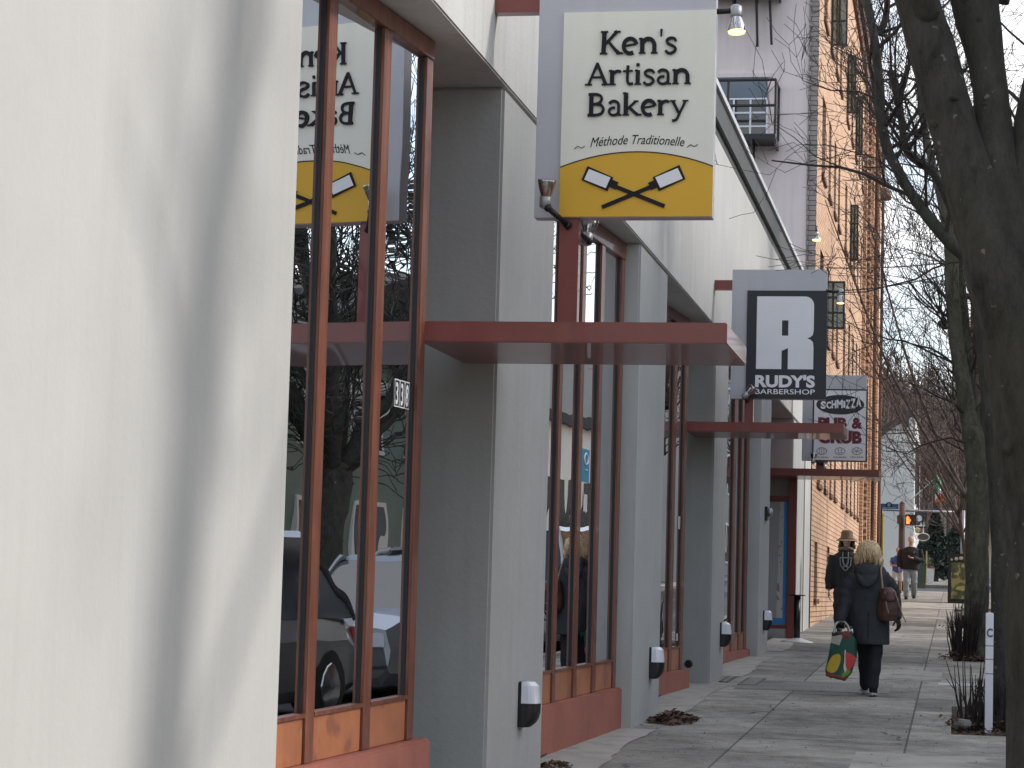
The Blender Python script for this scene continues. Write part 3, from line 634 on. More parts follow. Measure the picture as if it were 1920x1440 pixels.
# split to convex-ish pieces around the counter
def rp(pts, d): k.poly([uv(*q) for q in pts], d, TS)
rp([(0, 0), (0, 1), (.44, 1), (.44, 0)], .004)
rp([(.44, .67), (.44, 1), (.55, 1), (.55, .67)], .004)
rp([(.44, .25), (.44, .46), (.55, .46), (.55, .29)], .004)
rp([(.55, 0), (.55, 1), (.84, 1)]+[(.84+.15*math.sin(rad(a_)), .88+.12*math.cos(rad(a_))) for a_ in (20, 40, 60, 80, 90)]+[(.99, .53), (.975, .47), (.94, .445), (.88, .425), (.94, .405), (.98, .37), (.99, .30), (.99, 0)], .004)
k.build('letter_r', M['signwhite'], pan)
def fit_text(mb, s, x0, x1, zb, zt, T, bold=0., ex=.003, mi=0, shear=0., space=1.):
    acc = MB(); text(acc, s, 1., lambda q: q, .001, bold, shear=shear, space=space)
    mnx = min(v[0] for v in acc.v); mxx = max(v[0] for v in acc.v); mny = min(v[1] for v in acc.v); mxy = max(v[1] for v in acc.v)
    text(mb, s, 1., lambda q: T(V((x0+(q.x-mnx)/(mxx-mnx)*(x1-x0), zb+(q.y-mny)/(mxy-mny)*(zt-zb), q.z))), ex, bold, shear=shear, mi=mi, space=space)
k = MB()
fit_text(k, "RUDY'S", P2(1416, 726).x, P2(1528, 726).x, P2(1470, 727).z, P2(1470, 703).z, TS, .045, .003)
fit_text(k, "BARBERSHOP", P2(1416, 739).x, P2(1528, 739).x, P2(1470, 739.5).z, P2(1470, 730).z, TS, .008, .003)
k.build('lettering', M['signwhite'], pan)
p = MB(); p.box(at(1397, 770, 26.4).x, at(1412, 770, 26.4).x, YS2+.01, YS2+.11, 1.925, pb-.001); p.build('post', M['red'], t2)
p = MB(); zt = at(1359, 543, 26.4).z; p.box(FX, sl-.001, YS2+.01, YS2+.1, zt, zt+.11); p.build('wall_bracket', M['red'], t2)
spot(t2, P2(1400, 752)+V((0, -.0, 0)), P2(1398, 748)+V((0, -.16, 0)), P2(1410, 735)+V((0, -.2, 0)), (.6, .1, .6), r=.06)
spot(t2, P2(1549, 546), P2(1574, 547), P2(1576, 561), (.0, -.1, -1.), lit=True, r=.045)
# --- sign 3 (pub)
YS3 = 39.6; P3 = lambda x, y: at(x, y, YS3)
a = P3(1524, 863); b_ = P3(1624, 866); top = P3(1574, 731).z; sl = P3(1503, 865).x; tz = P3(1574, 703.5).z
pl, pr, pb = a.x, b_.x, (a.z+b_.z)/2
t3 = sign_box('white pub sign with maroon letters and a black oval, farthest of the hanging signs', 'hanging sign', YS3, pl, pr, pb, top, sl, tz)
p = MB(); p.box(pl-.012, pr+.012, YS3-.018, YS3-.0005, pb-.012, top+.012); pan = p.build('face_panel', M['signblack'], t3)
TS = lambda q: V((q.x, YS3-.0225-q.z, q.y))
p = MB(); p.box(pl+.012, pr-.012, YS3-.022, YS3-.0185, pb+.012, top-.012); p.build('white_field', M['signwhite'], pan)
k = MB(); kw = MB()
c = P3(1575.5, 759); k.poly([(c.x+.40*math.cos(q*math.pi/16), c.z+.165*math.sin(q*math.pi/16)) for q in range(32)], .003, TS)
TB = lambda q: TS(q)+V((0, -.0035, 0))
xx = P3(1539, 760).x; 
for i, ch in enumerate('SCHMIZZA'):
    w = (.095, .085, .085, .11, .04, .085, .085, .10)[i]; h = (.13, .12, .135, .14, .11, .15, .165, .15)[i]
    if i == 4: h = .08
    z0 = c.z-.075+.01*i*.6-(.02 if i in (5, 6) else 0); fit_text(kw, ch if i != 4 else 'i', xx, xx+w*.93, z0, z0+h+(.04 if i == 4 else 0), TB, .05, .003); xx += w
zq = P3(1575, 804).z; zq2 = P3(1575, 783).z; fit_text(k, 'PUB', P3(1534, 795).x, P3(1588, 795).x, zq, zq2, TS, .06, .003, 1); fit_text(k, '&', P3(1597, 795).x, P3(1617, 795).x, zq, zq2, TS, .05, .003, 1)
fit_text(k, 'GRUB', P3(1534, 825).x, P3(1616, 825).x, P3(1575, 832).z, P3(1575, 808).z, TS, .06, .003, 1)
for i, x in enumerate((1541, 1575, 1607)):
    c2 = P3(x, 846); k.tube([TS(V((c2.x+.085*math.cos(q*math.pi/8), c2.z+.058*math.sin(q*math.pi/8), .002))) for q in range(17)], .004, 4)
    if i == 0:
        for u in (-.03, 0, .03): k.tube([TS(V((c2.x+u, c2.z-.052, .002))), TS(V((c2.x+u*1.3, c2.z, .002))), TS(V((c2.x+u, c2.z+.052, .002)))], .003, 4)
    if i == 1:
        for u in (-.025, .025): k.ell(TS(V((c2.x+u, c2.z+.018, .002))), (.008, .004, .012))
        k.tube([TS(V((c2.x+.045*math.cos(q), c2.z+.03*math.sin(q), .002))) for q in (3.5, 4.1, 4.71, 5.3, 5.9)], .004, 4)
    if i == 2:
        for q in range(3): k.tube([TS(V((c2.x-.08*math.cos(q*1.05+.3), c2.z-.052*math.sin(q*1.05+.3), .002))), TS(V((c2.x+.08*math.cos(q*1.05+.3), c2.z+.052*math.sin(q*1.05+.3), .002)))], .003, 4)
    z0 = P3(x, 859.5).z; fit_text(k, ('one planet', 'one people', 'one pizza')[i], c2.x-.11, c2.x+.11, z0, z0+.035, TS, .01, .002)
k.build('lettering', [M['signblack'], M['maroon']], pan); kw.build('oval_lettering', M['signwhite'], pan)
p = MB(); p.box(at(1530, 870, 39.6).x, at(1541, 870, 39.6).x, YS3+.01, YS3+.12, 2.14, pb-.001); p.build('post', M['red'], t3)
spot(t3, P3(1538, 870), P3(1530, 866)+V((0, -.18, 0)), P3(1527, 858)+V((0, -.2, 0)), (.1, .4, 1.), r=.06)
spot(t3, P3(1541, 870), P3(1543, 872)+V((0, .2, 0)), P3(1545, 866)+V((0, .2, 0)), (.1, .4, 1.), r=.06)
t = thing('gooseneck_lamp', 'small lit lamp on the pale quoin strip between the pink wall and the orange brick', 'lamp', at(1531, 430, 45.2))
spot(t, at(1531, 425, 45.25), at(1531, 432, 44.9), at(1531, 446, 44.8), (.0, -.1, -1), lit=True, r=.09)
# ================================================================= brick apartment building
Y0, Y1B, ZR = 45.35, 81.4, 15.55
BB = thing('brick_building', 'tall orange brick building with a faded pink side wall and fire-escape balconies', 'apartment building', (FX, Y0, g(Y0)))
zg0 = g(Y0)-.3
rows = [(2.30, 3.95), (5.40, 7.0), (8.53, 10.15), (11.72, 13.35)]
near = [46.95, 49.35, 51.5, 53.4]
wins = [(46.9, 48.15), (49.45, 50.35), (51.65, 52.5), (53.5, 54.4), (56.9, 58.05), (59.6, 60.5), (61.9, 62.75), (64.2, 65.1), (66.4, 67.3), (69.6, 70.7), (72.3, 73.1), (74.6, 75.4)]
lowwins = [(46.5, 47.5, .0, 1.12), (51.2, 52.1, .42, 1.14), (56.5, 57.5, .45, 1.3), (62, 63, .6, 1.4)]
# facade built as courses of boxes around real openings
def facade(mb, holes, y0, y1, z0, z1, x0, x1):
    ys = sorted({y0, y1, *[h[0] for h in holes], *[h[1] for h in holes]}); zs = sorted({z0, z1, *[h[2] for h in holes], *[h[3] for h in holes]})
    for a, b in zip(ys[:-1], ys[1:]):
        zz0 = None
        for c, d in zip(zs[:-1], zs[1:]):
            m_ = ((a+b)/2, (c+d)/2)
            solid = not any(h[0] < m_[0] < h[1] and h[2] < m_[1] < h[3] for h in holes)
            if solid and zz0 is None: zz0 = c
            if (not solid) and zz0 is not None: mb.box(x0, x1, a, b, zz0, c); zz0 = None
        if zz0 is not None: mb.box(x0, x1, a, b, zz0, z1)
holes = [(a, b, c, d) for a, b in wins for c, d in rows] + [h for h in lowwins]
mb = MB(); facade(mb, holes, Y0, 82, zg0, ZR, FX-.32, FX); bw = mb.build('brick_facade', M['brick'], BB)
bm_ = bmesh.new(); bm_.from_mesh(bw.data); bmesh.ops.remove_doubles(bm_, verts=bm_.verts, dist=1e-4)
bm_.to_mesh(bw.data); bm_.free()
mb = MB(); mb.box(-22, FX-.19, Y0-.08, Y0+.25, zg0, ZR+.4); pw = mb.build('pink_side_wall', M['pink'], BB)
mb = MB(); mb.box(FX-.188, FX+.003, Y0-.10, Y0+.0, 5.2, ZR+.1); mb.build('quoin_strip', M['brickpale'], BB)
mb = MB(); mb.box(FX-.188, FX+.003, Y0-.10, Y0+.0, zg0, 5.199); mb.build('quoin_base', M['brickdark'], BB)
mb = MB(); mb.box(-22, FX-.33, Y0+.26, 82, ZR-.3, ZR); mb.box(-3.8, -3.7, Y0+.3, 82, zg0, ZR-.31); mb.box(-22, FX-.33, 81.8, 82, zg0, ZR-.32); mb.build('roof', M['roofdark'], BB)
mb = MB(); mb.box(FX-.3, FX+.18, Y0, 82.1, ZR+.002, ZR+.35); mb.box(FX-.3, FX+.08, Y0, 82.05, ZR-.35, ZR); mb.build('cornice', M['brickred'], BB)
for k, (a, b) in enumerate([(67.9, 68.3), (71.0, 71.3), (73.6, 74.0), (76.3, 77.0), (79.6, 80.4)]):
    q = MB(); q.box(FX+.001, FX+.10, a, b, 1.6 if k < 2 else g(a)-.1, ZR-.36); q.build('brick_pilaster', M['brick'], BB)
q = MB(); q.tube([(FX+.14, 75.0, g(75)), (FX+.14, 75.0, ZR)], .055, 8); q.tube([(FX+.14, 81.2, g(75)), (FX+.14, 81.2, ZR)], .055, 8); q.build('downpipe', M['brickred'], BB)
for (a, b, c, d) in holes:
    w = MB(); w.box(FX-.27, FX-.21, a, b, d-.07, d); w.box(FX-.27, FX-.21, a, b, c, c+.07)
    w.box(FX-.27, FX-.21, a, a+.06, c+.071, d-.071); w.box(FX-.27, FX-.21, b-.06, b, c+.071, d-.071)
    w.box(FX-.262, FX-.218, a+.061, b-.061, (c+d)/2-.025, (c+d)/2+.025)
    f = w.build('window', M['blackmetal'], BB)
    q = MB(); q.box(FX-.255, FX-.245, a+.04, b-.04, c+.05, d-.05); q.build('pane', M['darkglass'], f)
    q = MB(); q.box(FX-.20, FX+.05, a-.05, b+.05, c-.10, c-.002); q.build('sill', M['brickred'], f)
# open casements swung out over the street
def casement(y, z0, z1, w=.62):
    q = MB()
    for x in (0, .5, 1): q.box(FX+.03+w*x-.02, FX+.03+w*x+.02, y-.02, y+.02, z0, z1)
    for k in range(4): zz = z0+(z1-z0)*k/3; q.box(FX+.01, FX+.05+w, y-.018, y+.018, zz-.02, zz+.02)
    f = q.build('open_casement', M['blackmetal'], BB)
    p = MB(); p.box(FX+.05, FX+.03+w-.02, y-.004, y+.004, z0+.02, z1-.02); p.build('pane', M['glass'], f)
for y, z0, z1, w in ((47.2, 5.42, 6.35, .44), (49.5, 11.75, 13.3, .30), (56.8, 11.8, 13.2, .18), (62.0, 11.75, 13.3, .14), (59.7, 8.6, 10.0, .16), (46.9, 8.0, 8.0, 0)):
    if w: casement(y, z0, z1, w)
# pink side wall windows and balconies
def pinkwin(x0, x1, z0, z1):
    yy = Y0-.08
    w = MB(); w.box(x0, x1, yy-.012, yy-.002, z0, z1); f = w.build('window', M['darkglass'], BB)
    w = MB()
    zm = z0+(z1-z0)*.66
    for u in (0, .25, .5, .75, 1): w.box(x0+(x1-x0)*u-.018, x0+(x1-x0)*u+.018, yy-.03, yy-.0125, z0, zm)
    for v in (0, .33, .66, 1): w.box(x0, x1, yy-.034, yy-.0305, z0+(zm-z0)*v-.018, z0+(zm-z0)*v+.018)
    w.build('glazing_bars', M['signwhite'], f)
    w = MB(); w.box(x0, x1, yy-.03, yy-.0125, zm+.03, z1); w.build('blind', M['shutter'], f)
    w = MB(); w.box(x0-.06, x1+.06, yy-.05, yy-.002, z1+.003, z1+.09); w.build('lintel', M['pink'], f)
def balcony(x0, x1, z, bar=True):
    yy = Y0-.085; d = .75
    w = MB(); w.box(x0, x1, yy-d, yy, z-.10, z)
    for k in range(5): w.box(x0+(x1-x0)*k/4-.02, x0+(x1-x0)*k/4+.02, yy-d, yy, z-.20, z-.101)
    for h in (.55, 1.05):
        w.tube([(x0, yy, z+h), (x0, yy-d, z+h), (x1, yy-d, z+h), (x1, yy, z+h)], .028, 6)
    for x, y in ((x0, yy-d), (x1, yy-d), (x1, yy), ((x0+x1)/2, yy-d)): w.tube([(x, y, z), (x, y, z+1.05)], .025, 6)
    w.build('balcony', M['blackmetal'], BB)
    q = MB(); q.tube([(x1-.45, yy-.28, z-.1), (x1-.42, yy-.14, z-1.1)], .025, 6); q.build('balcony_brace', M['blackmetal'], BB)
pinkwin(-5.0, -3.70, 8.88, 10.12); pinkwin(-5.0, -3.7, 12.2, 13.4); pinkwin(-8.5, -7.1, 8.88, 10.12)
balcony(-5.3, -3.48, 8.86); balcony(-5.3, -3.48, 11.80)
q = MB(); q.tube([(-3.67, Y0-.3, 11.6), (-3.62, Y0-.3, 10.72)], .025, 6); q.tube([(-4.35, Y0-.3, 11.7), (-4.35, Y0-.3, 11.2)], .02, 6); q.build('fire_escape_rod', M['blackmetal'], BB)
q = MB(); q.tube([(FX-.16, Y0-.14, 5.7), (FX-.17, Y0-.14, ZR)], .018, 6); q.tube([(-3.4, Y0-.1, 6.38), (FX-.18, Y0-.12, 6.36)], .012, 5); q.build('cable_run', M['brickpale'], BB)

# ================================================================= beyond the crossing
t = thing('white_building', 'white painted building beyond the crossing with a sloping brown eave', 'building', (-3, 97, g(97)))
xw0, xw1 = at(1640, 1000, 97).x-9, at(1713, 1000, 97).x
zl, zr_ = at(1643, 826, 97).z, at(1712, 778, 97).z
q = MB(); q.add([V((x, y, z)) for x, y, z in ((xw0, 97, .3), (xw1, 97, .3), (xw1, 97, zr_), (xw0, 97, zl-5.5), (xw0, 112, .3), (xw1, 112, .3), (xw1, 112, zr_), (xw0, 112, zl-5.5))], [(0, 1, 2, 3), (4, 5, 6, 7), (1, 5, 6, 2), (0, 4, 7, 3), (3, 2, 6, 7)]); q.build('wall', M['whitepaint'], t)
q = MB(); A, Bp = at(1648, 822, 96.9), at(1716, 770, 96.9); A2, B2 = at(1652, 800, 96.9), at(1722, 762, 96.9)
q.add([A, Bp, B2, A2, A+V((0, 16, 0)), Bp+V((0, 16, 0)), B2+V((0, 16, 0)), A2+V((0, 16, 0))], [(0, 1, 2, 3), (4, 5, 6, 7), (0, 1, 5, 4), (3, 2, 6, 7), (0, 3, 7, 4), (1, 2, 6, 5)]); q.build('eave', mat('brown_eave', (.12, .09, .075), .8, .3, 2.), t)
q = MB()
for k in range(3): q.box(xw1+.001, xw1+.06, 98.5+k*3.6, 100.2+k*3.6, 4.0, 6.6)
q.build('window', M['darkglass'], t)
q = MB(); a_ = at(1699, 785, 96.98); q.box(a_.x-.12, a_.x+.12, 96.95, 96.995, a_.z-.35, a_.z+.35); q.build('vent', M['gutter'], t)
# storefront sign with yellow edge
t = thing('projecting_sign', 'tall black shop sign with a yellow edge beyond the brick building', 'shop sign', at(1640, 1030, 90))
q = MB(); a_, b_ = at(1634, 1035, 90), at(1654, 950, 90); q.box(a_.x-.3, b_.x, 90, 90.25, a_.z-1.1, b_.z); q.build('panel', M['signblack'], t)
q = MB(); q.box(b_.x+.001, b_.x+.06, 90, 90.25, a_.z-1.1, b_.z-.25); q.build('yellow_edge', M['yellow'], t)
q = MB(); a_ = at(1640, 965, 90); fit_text(q, 'RY', a_.x-.0, a_.x+.16, a_.z, a_.z+.17, lambda v: V((v.x, 89.996-v.z, v.y)), .02, .004); q.build('lettering', M['ltext'], t)
# street-name sign and mast arm, steel pole
t = thing('signal_mast', 'grey steel pole with a long thin arm over the crossing', 'signal mast', atG(1806, 1075))
pb_ = V((at(1806, 1000, 84).x, 84, g(84)))
q = MB(); q.tube([pb_, V((pb_.x, 84, at(1805, 957, 84).z))], [.10, .075], 10); q.build('pole', M['steel'], t, smooth=True)
q = MB(); q.tube([at(1806, 961, 84), at(1655, 956, 84)], [.05, .032], 8); q.build('arm', M['steel'], t, smooth=True)
sg = MB(); a_, b_ = at(1649, 954, 83.95), at(1685, 945, 83.95); sg.box(a_.x, b_.x, 83.9, 83.93, a_.z, b_.z); c_ = at(1667, 947, 83.95); sg.lathe((c_.x, 83.9, c_.z), [(.11, 0), (.11, .03)], 16, (0, 1, 0)); sgo = sg.build('street_name_sign', M['blue'], t)
sg = MB(); sg.lathe((c_.x, 83.895, c_.z), [(.06, 0), (.06, .003)], 16, (0, 1, 0)); sg.box(a_.x+.12, b_.x-.1, 83.895, 83.899, a_.z+.03, a_.z+.055); sg.build('sign_marks', mat('pale_blue_mark', (.25, .40, .55), .5, .05), sgo)
# pedestrian signal on a wooden pole
wx = at(1691, 1000, 82).x
t = thing('signal_pole', 'brown wooden pole with a pedestrian signal showing a red hand', 'signal pole', (wx, 82, g(82)))
q = MB(); q.tube([(wx, 82, g(82)), (wx, 82, at(1691, 945, 82).z)], [.125, .10], 12); q.lathe((wx, 82, at(1691, 945, 82).z), [(.10, 0), (.07, .06), (.02, .10)], 12); q.build('pole', M['wood_pole'], t, smooth=True)
q = MB(); a_, b_ = at(1697, 985, 81.7), at(1718, 965, 81.7); q.box(a_.x, b_.x, 81.6, 81.85, a_.z, b_.z); h_ = q.build('signal_housing', M['blackmetal'], t, bevel=.01)
q = MB(); a2, b2 = at(1682, 982, 81.8), at(1688, 966, 81.8); q.box(a2.x, b2.x+.05, 81.7, 81.95, a2.z, b2.z); q.build('control_box', mat('dark_green_metal', (.05, .065, .055), .5, .1), t, bevel=.01)
# red hand: palm + four fingers + thumb, glowing
c_ = at(1702.5, 975, 81.58); q = MB()
red = mat('lit_red_hand', (.6, .03, .01), .5, .02, emit=(1., .07, .02), estr=5.)
q.box(c_.x-.055, c_.x+.05, 81.57, 81.59, c_.z-.13, c_.z+.02)
for i, (x, h) in enumerate(((-.05, .09), (-.022, .13), (.006, .125), (.034, .09))): q.box(c_.x+x-.010, c_.x+x+.013, 81.57, 81.59, c_.z+.021, c_.z+h)
q.add([V((c_.x+a, 81.57+d, c_.z+b)) for d in (0, .02) for a, b in ((.051, -.08), (.098, .0), (.088, .03), (.051, -.02))], [(0, 1, 2, 3), (4, 5, 6, 7), (0, 1, 5, 4), (1, 2, 6, 5), (2, 3, 7, 6), (3, 0, 4, 7)])
q.build('hand_symbol', red, h_)
# round-logo bar sign
t = thing('bar_sign', 'dark square shop sign with pale round mark and white letters behind the pedestrian signal', 'shop sign', at(1725, 1000, 99))
a_, b_ = at(1713, 990, 99), at(1737, 960, 99); q = MB(); q.box(a_.x-.2, b_.x, 99, 99.15, a_.z, b_.z); pnl = q.build('panel', M['signblack'], t)
q = MB(); c_ = at(1723, 972, 99); q.lathe((c_.x, 98.97, c_.z), [(.13, 0), (.13, .02)], 20, (0, 1, 0)); TT = lambda v: V((v.x, 98.99-v.z, v.y))
fit_text(q, 'LAS', at(1719, 980, 99).x, at(1735, 980, 99).x, at(1725, 987, 99).z, at(1725, 979, 99).z, TT, .03, .01); q.build('lettering', mat('grey_lettering', (.45, .48, .52), .5, .03), pnl)
# oval sign on a white post
t = thing('oval_sign', 'small brown oval shop sign with a pale rim hanging beyond the crossing', 'shop sign', at(1730, 1007, 97))
q = MB(); c_ = at(1731, 1007, 97); pts = [V((c_.x+.24*math.cos(k*math.pi/12), 97, c_.z+.15*math.sin(k*math.pi/12))) for k in range(24)]
q.loft([pts, [p+V((0, .06, 0)) for p in pts]]); q.build('board', mat('brown_board', (.14, .10, .07), .6, .3, 8), t)
q = MB(); q.tube(pts+[pts[0]], .018, 6); q.tube([V((c_.x, 97.03, c_.z+.15)), V((c_.x, 97.03, c_.z+.45)), V((c_.x-.9, 97.03, c_.z+.45))], .02, 6); q.build('rim', M['whitepaint'], t)
t = thing('lantern', 'small yellowish hanging lantern over the oval sign', 'lantern', at(1720, 992, 97.5))
q = MB(); c_ = at(1720, 995, 97.5); q.lathe(c_-V((0, 0, .1)), [(.04, 0), (.09, .03), (.10, .18), (.03, .25)], 10); q.build('lamp_body', mat('yellow_glass', (.35, .30, .13), .4, .2, 6), t)
q = MB(); q.tube([c_+V((0, 0, .14)), c_+V((0, 0, .5)), c_+V((-.9, 0, .5))], .02, 6); q.build('bracket', M['blackmetal'], t)
# flag
t = thing('flag', 'green white and orange flag hanging from a slanted pole', 'flag', at(1707, 938, 97))
q = MB(); q.tube([at(1707, 938, 97), at(1752, 898, 96)], [.03, .02], 8); q.build('flagpole', M['whitepaint'], t)
fl = MB(); A = at(1741, 908, 96.2); Bq = at(1756, 893, 96.0)
cols = [mat('flag_green', (.04, .36, .20), .8, .1), mat('flag_white', (.68, .66, .66), .8, .05), mat('flag_orange', (.70, .16, .05), .8, .1)]
def fp(u, v):
    p = [((1741, 908), (1757, 891)), ((1750, 920), (1764, 903)), ((1754, 932), (1766, 918)), ((1753, 940), (1770, 926)), ((1757, 942), (1768, 941))]
    i = min(int(v*4), 3); f = v*4-i; a = V(p[i][0]).lerp(V(p[i+1][0]), f); b = V(p[i][1]).lerp(V(p[i+1][1]), f); c = a.lerp(b, u)
    return at(c.x, c.y, 96.1+.12*math.sin(u*7+v*3))
n_ = 12
for i in range(n_):
    for j in range(6):
        fl.add([fp(j/6, i/n_), fp((j+1)/6, i/n_), fp((j+1)/6, (i+1)/n_), fp(j/6, (i+1)/n_)], [(0, 1, 2, 3)], 0 if i < 4.5 else (1 if i < 7.5 else 2))
fo = fl.build('cloth', cols, t, smooth=True, recalc=False); md = fo.modifiers.new('t', 'SOLIDIFY'); md.thickness = .01
# far houses on the hill
t = thing('hill_house', 'terracotta coloured house with balconies high on the wooded slope', 'house', at(1690, 790, 240))
def abox(q, x0, y0, x1, y1, Y, d, mi=0):
    a, b = at(x0, y1, Y), at(x1, y0, Y); q.box(a.x, b.x, Y, Y+d, a.z, b.z, mi)
q = MB(); abox(q, 1630, 737, 1735, 800, 240, 12); q.build('wall', mat('terracotta_wall', (.32, .15, .10), .85, .2, .15), t)
q = MB(); abox(q, 1628, 731, 1738, 736.5, 239, 14); q.build('roof', M['roofdark'], t)
for k, (x0, y0, x1, y1) in enumerate([(1646, 743, 1656, 752), (1662, 744, 1670, 756), (1676, 743, 1681, 756), (1690, 745, 1697, 757), (1704, 745, 1711, 757), (1719, 745, 1724, 757)]):
    q = MB(); abox(q, x0, y0, x1, y1, 239.9, .09); q.build('window', M['darkglass'], t)
q = MB(); abox(q, 1630, 757, 1733, 759, 238.6, 1.3); abox(q, 1630, 771, 1733, 773, 238.6, 1.3); q.build('balcony', mat('brown_balcony', (.16, .10, .08), .8), t)
t = thing('dark_tower_block', 'dark square building top behind the terracotta house', 'building', at(1655, 732, 300))
q = MB(); abox(q, 1625, 704, 1669, 760, 300, 12); q.build('wall', mat('dark_cladding', (.05, .055, .065), .6, .1, .2), t)
q = MB(); abox(q, 1623, 702, 1671, 704.2, 299.5, 13); q.build('parapet', M['roofdark'], t)
t = thing('eave_lamp', 'brown dome-shaped fitting on the far upper corner of the brick building', 'street lamp', at(1655, 372, 80))
q = MB(); c_ = at(1656, 372, 80); q.lathe(c_, [(.27, -.05), (.28, .05), (.24, .22), (.14, .35), (.02, .40)], 14); q.build('dome', M['brickred'], t, smooth=True)
q = MB(); q.tube([c_+V((-.75, 0, .2)), c_+V((0, 0, .3))], .05, 8); q.build('bracket', M['brickred'], t)

# utility cabinet / board with leafy print
cb0 = atG(1777, 1128); Yc = 67.0; xl = at(1777, 1100, Yc).x
t = thing('printed_cabinet', 'black framed street cabinet printed with yellow-green leaves under the trees', 'cabinet', (xl, Yc, g(Yc)))
zt = at(1790, 1038, Yc).z
q = MB(); q.box(xl, xl+.98, Yc, Yc+.9, g(Yc)-.05, zt); q.build('body', M['blackmetal'], t, bevel=.015)
leaf = mat('leaf_print', (.09, .10, .045), .6, .5, 5., spots=(4.2, .52, (.34, .34, .12), .8))
q = MB(); q.box(xl+.09, xl+.9, Yc-.012, Yc-.002, g(Yc)+.12, zt-.25); q.build('printed_panel', leaf, t)
q = MB()
for (u, w, z, h) in ((.42, .30, .93, .13), (.60, .26, .52, .16), (.30, .34, .30, .13), (.14, .14, .70, .07), (.62, .2, .75, .05)):
    q.poly([(u+w*.5*math.cos(k*math.pi/7)*(1+.12*math.sin(k*5)), z+h*.5*math.sin(k*math.pi/7)*(1+.15*math.cos(k*4))) for k in range(14)], .004, lambda v: V((xl+.09+v.x, Yc-.0125-v.z, g(Yc)+.12+v.y)))
q.build('leaf_shapes', mat('yellow_green_print', (.36, .38, .12), .6, .3, 9), t)
q = MB()
for k in range(7): q.ell((xl+.1+k*.13, Yc-.03, zt-.12+rnd.uniform(-.05, .05)), (rnd.uniform(.03, .06), .02, rnd.uniform(.03, .05)))
q.build('flower_shapes', mat('pale_print', (.5, .48, .40), .7, .3, 9), t)
# bin, planter, board
def crate(name, label, cat, px, w, h, Y, m, extra=None):
    x = at(px, 1090, Y).x; t = thing(name, label, cat, (x, Y, g(Y)))
    q = MB(); q.loft([[V((x+w/2*s*a, Y+w/2*s*b, z)) for a, b in ((-1, -1), (1, -1), (1, 1), (-1, 1))] for s, z in ((.85, g(Y)-.01), (1, g(Y)+h))]); q.build('body', m, t)
    q = MB(); q.box(x-w*.54, x+w*.54, Y-w*.54, Y+w*.54, g(Y)+h+.002, g(Y)+h+.05); q.build('rim', extra or m, t); return t, x
crate('rubbish_bin', 'dull green bin beyond the crossing behind the man in the black jacket', 'bin', 1726, .42, .85, 88, mat('dull_green_plastic', (.10, .13, .09), .6))
tp_, x_ = crate('planter', 'white square planter with a red foot and a small shrub beyond the crossing', 'planter', 1741, .46, .62, 98.5, mat('planter_white', (.55, .55, .60), .6), mat('planter_red', (.3, .05, .04), .6))
q = MB()
for k in range(160):
    d = V((rnd.gauss(0, .10), rnd.gauss(0, .10), rnd.uniform(.0, .45))); c_ = V((x_, 98.5, g(98.5)+.66))+d*(1-.3*d.z); s = .05
    q.add([c_+V((rnd.uniform(-s, s), rnd.uniform(-s, s), rnd.uniform(-s, s))) for _ in range(3)], [(0, 1, 2)])
q.build('shrub', mat('olive_leaf', (.08, .09, .03), .7, .3, 9), tp_, recalc=False)
t = thing('yellow_pole', 'thin yellow pole standing beside the white planter', 'pole', (at(1736, 1080, 96).x, 96, g(96)))
q = MB(); x = at(1737, 1060, 96).x; q.tube([(x, 96, g(96)), (x, 96, at(1737, 1033, 96).z)], .03, 8); q.lathe((x, 96, g(96)), [(.09, 0), (.09, .03), (.03, .05)], 12); q.build('pole', mat('yellow_pole_paint', (.40, .33, .12), .5), t)

# white marker post with a blue C
b0 = V((at(1852, 1330, 21.75).x, 21.75, g(21.75)-.04)); t = thing('marker_post', 'slim white marker post with a blue letter C beside the tree', 'marker post', b0)
hC = at(1856, 1149, b0.y).z
q = MB(); q.box(b0.x-.025, b0.x+.045, b0.y-.01, b0.y+.02, b0.z-.05, hC); po = q.build('post', M['signwhite'], t, bevel=.004)
q = MB(); TT = lambda v: V((v.x, b0.y-.011-v.z, v.y)); fit_text(q, 'C', b0.x-.015, b0.x+.038, hC-.22, hC-.14, TT, .03, .002); q.build('letter', M['blue'], po)
q = MB()
for z in (.30, .42, .55): q.box(b0.x-.026, b0.x+.046, b0.y-.012, b0.y-.0105, hC-z, hC-z+.006)
q.build('joint_line', M['gutter'], po)
# cast marker strip in the paving
t = MB(); a_, b_ = atG(1759, 1282), atG(1835, 1289); t.box(a_.x, b_.x+.1, a_.y-.35, a_.y+.1, -H0-.02, -H0+.007, slope=SL); o_ = t.build('paving_plate', mat('white_stencil_paint', (.50, .49, .46), .8, .15, 9.), None); tag(o_, 'worn white rectangular plate with faint lettering set in the pavement', 'plate')
t = MB()
fit_text(t, 'DIXON', a_.x+.13, b_.x-.02, a_.y-.22, a_.y-.02, lambda v: V((v.x, v.y, g(v.y)+.0075+v.z)), .0, .002) if False else [t.box(a_.x+.13+k*.05, a_.x+.15+k*.05, a_.y-.24, a_.y-.05, -H0+.0075, -H0+.009, slope=SL) for k in range(6)]
t.build('faint_marks', mat('grey_stencil', (.33, .32, .30), .8), o_)
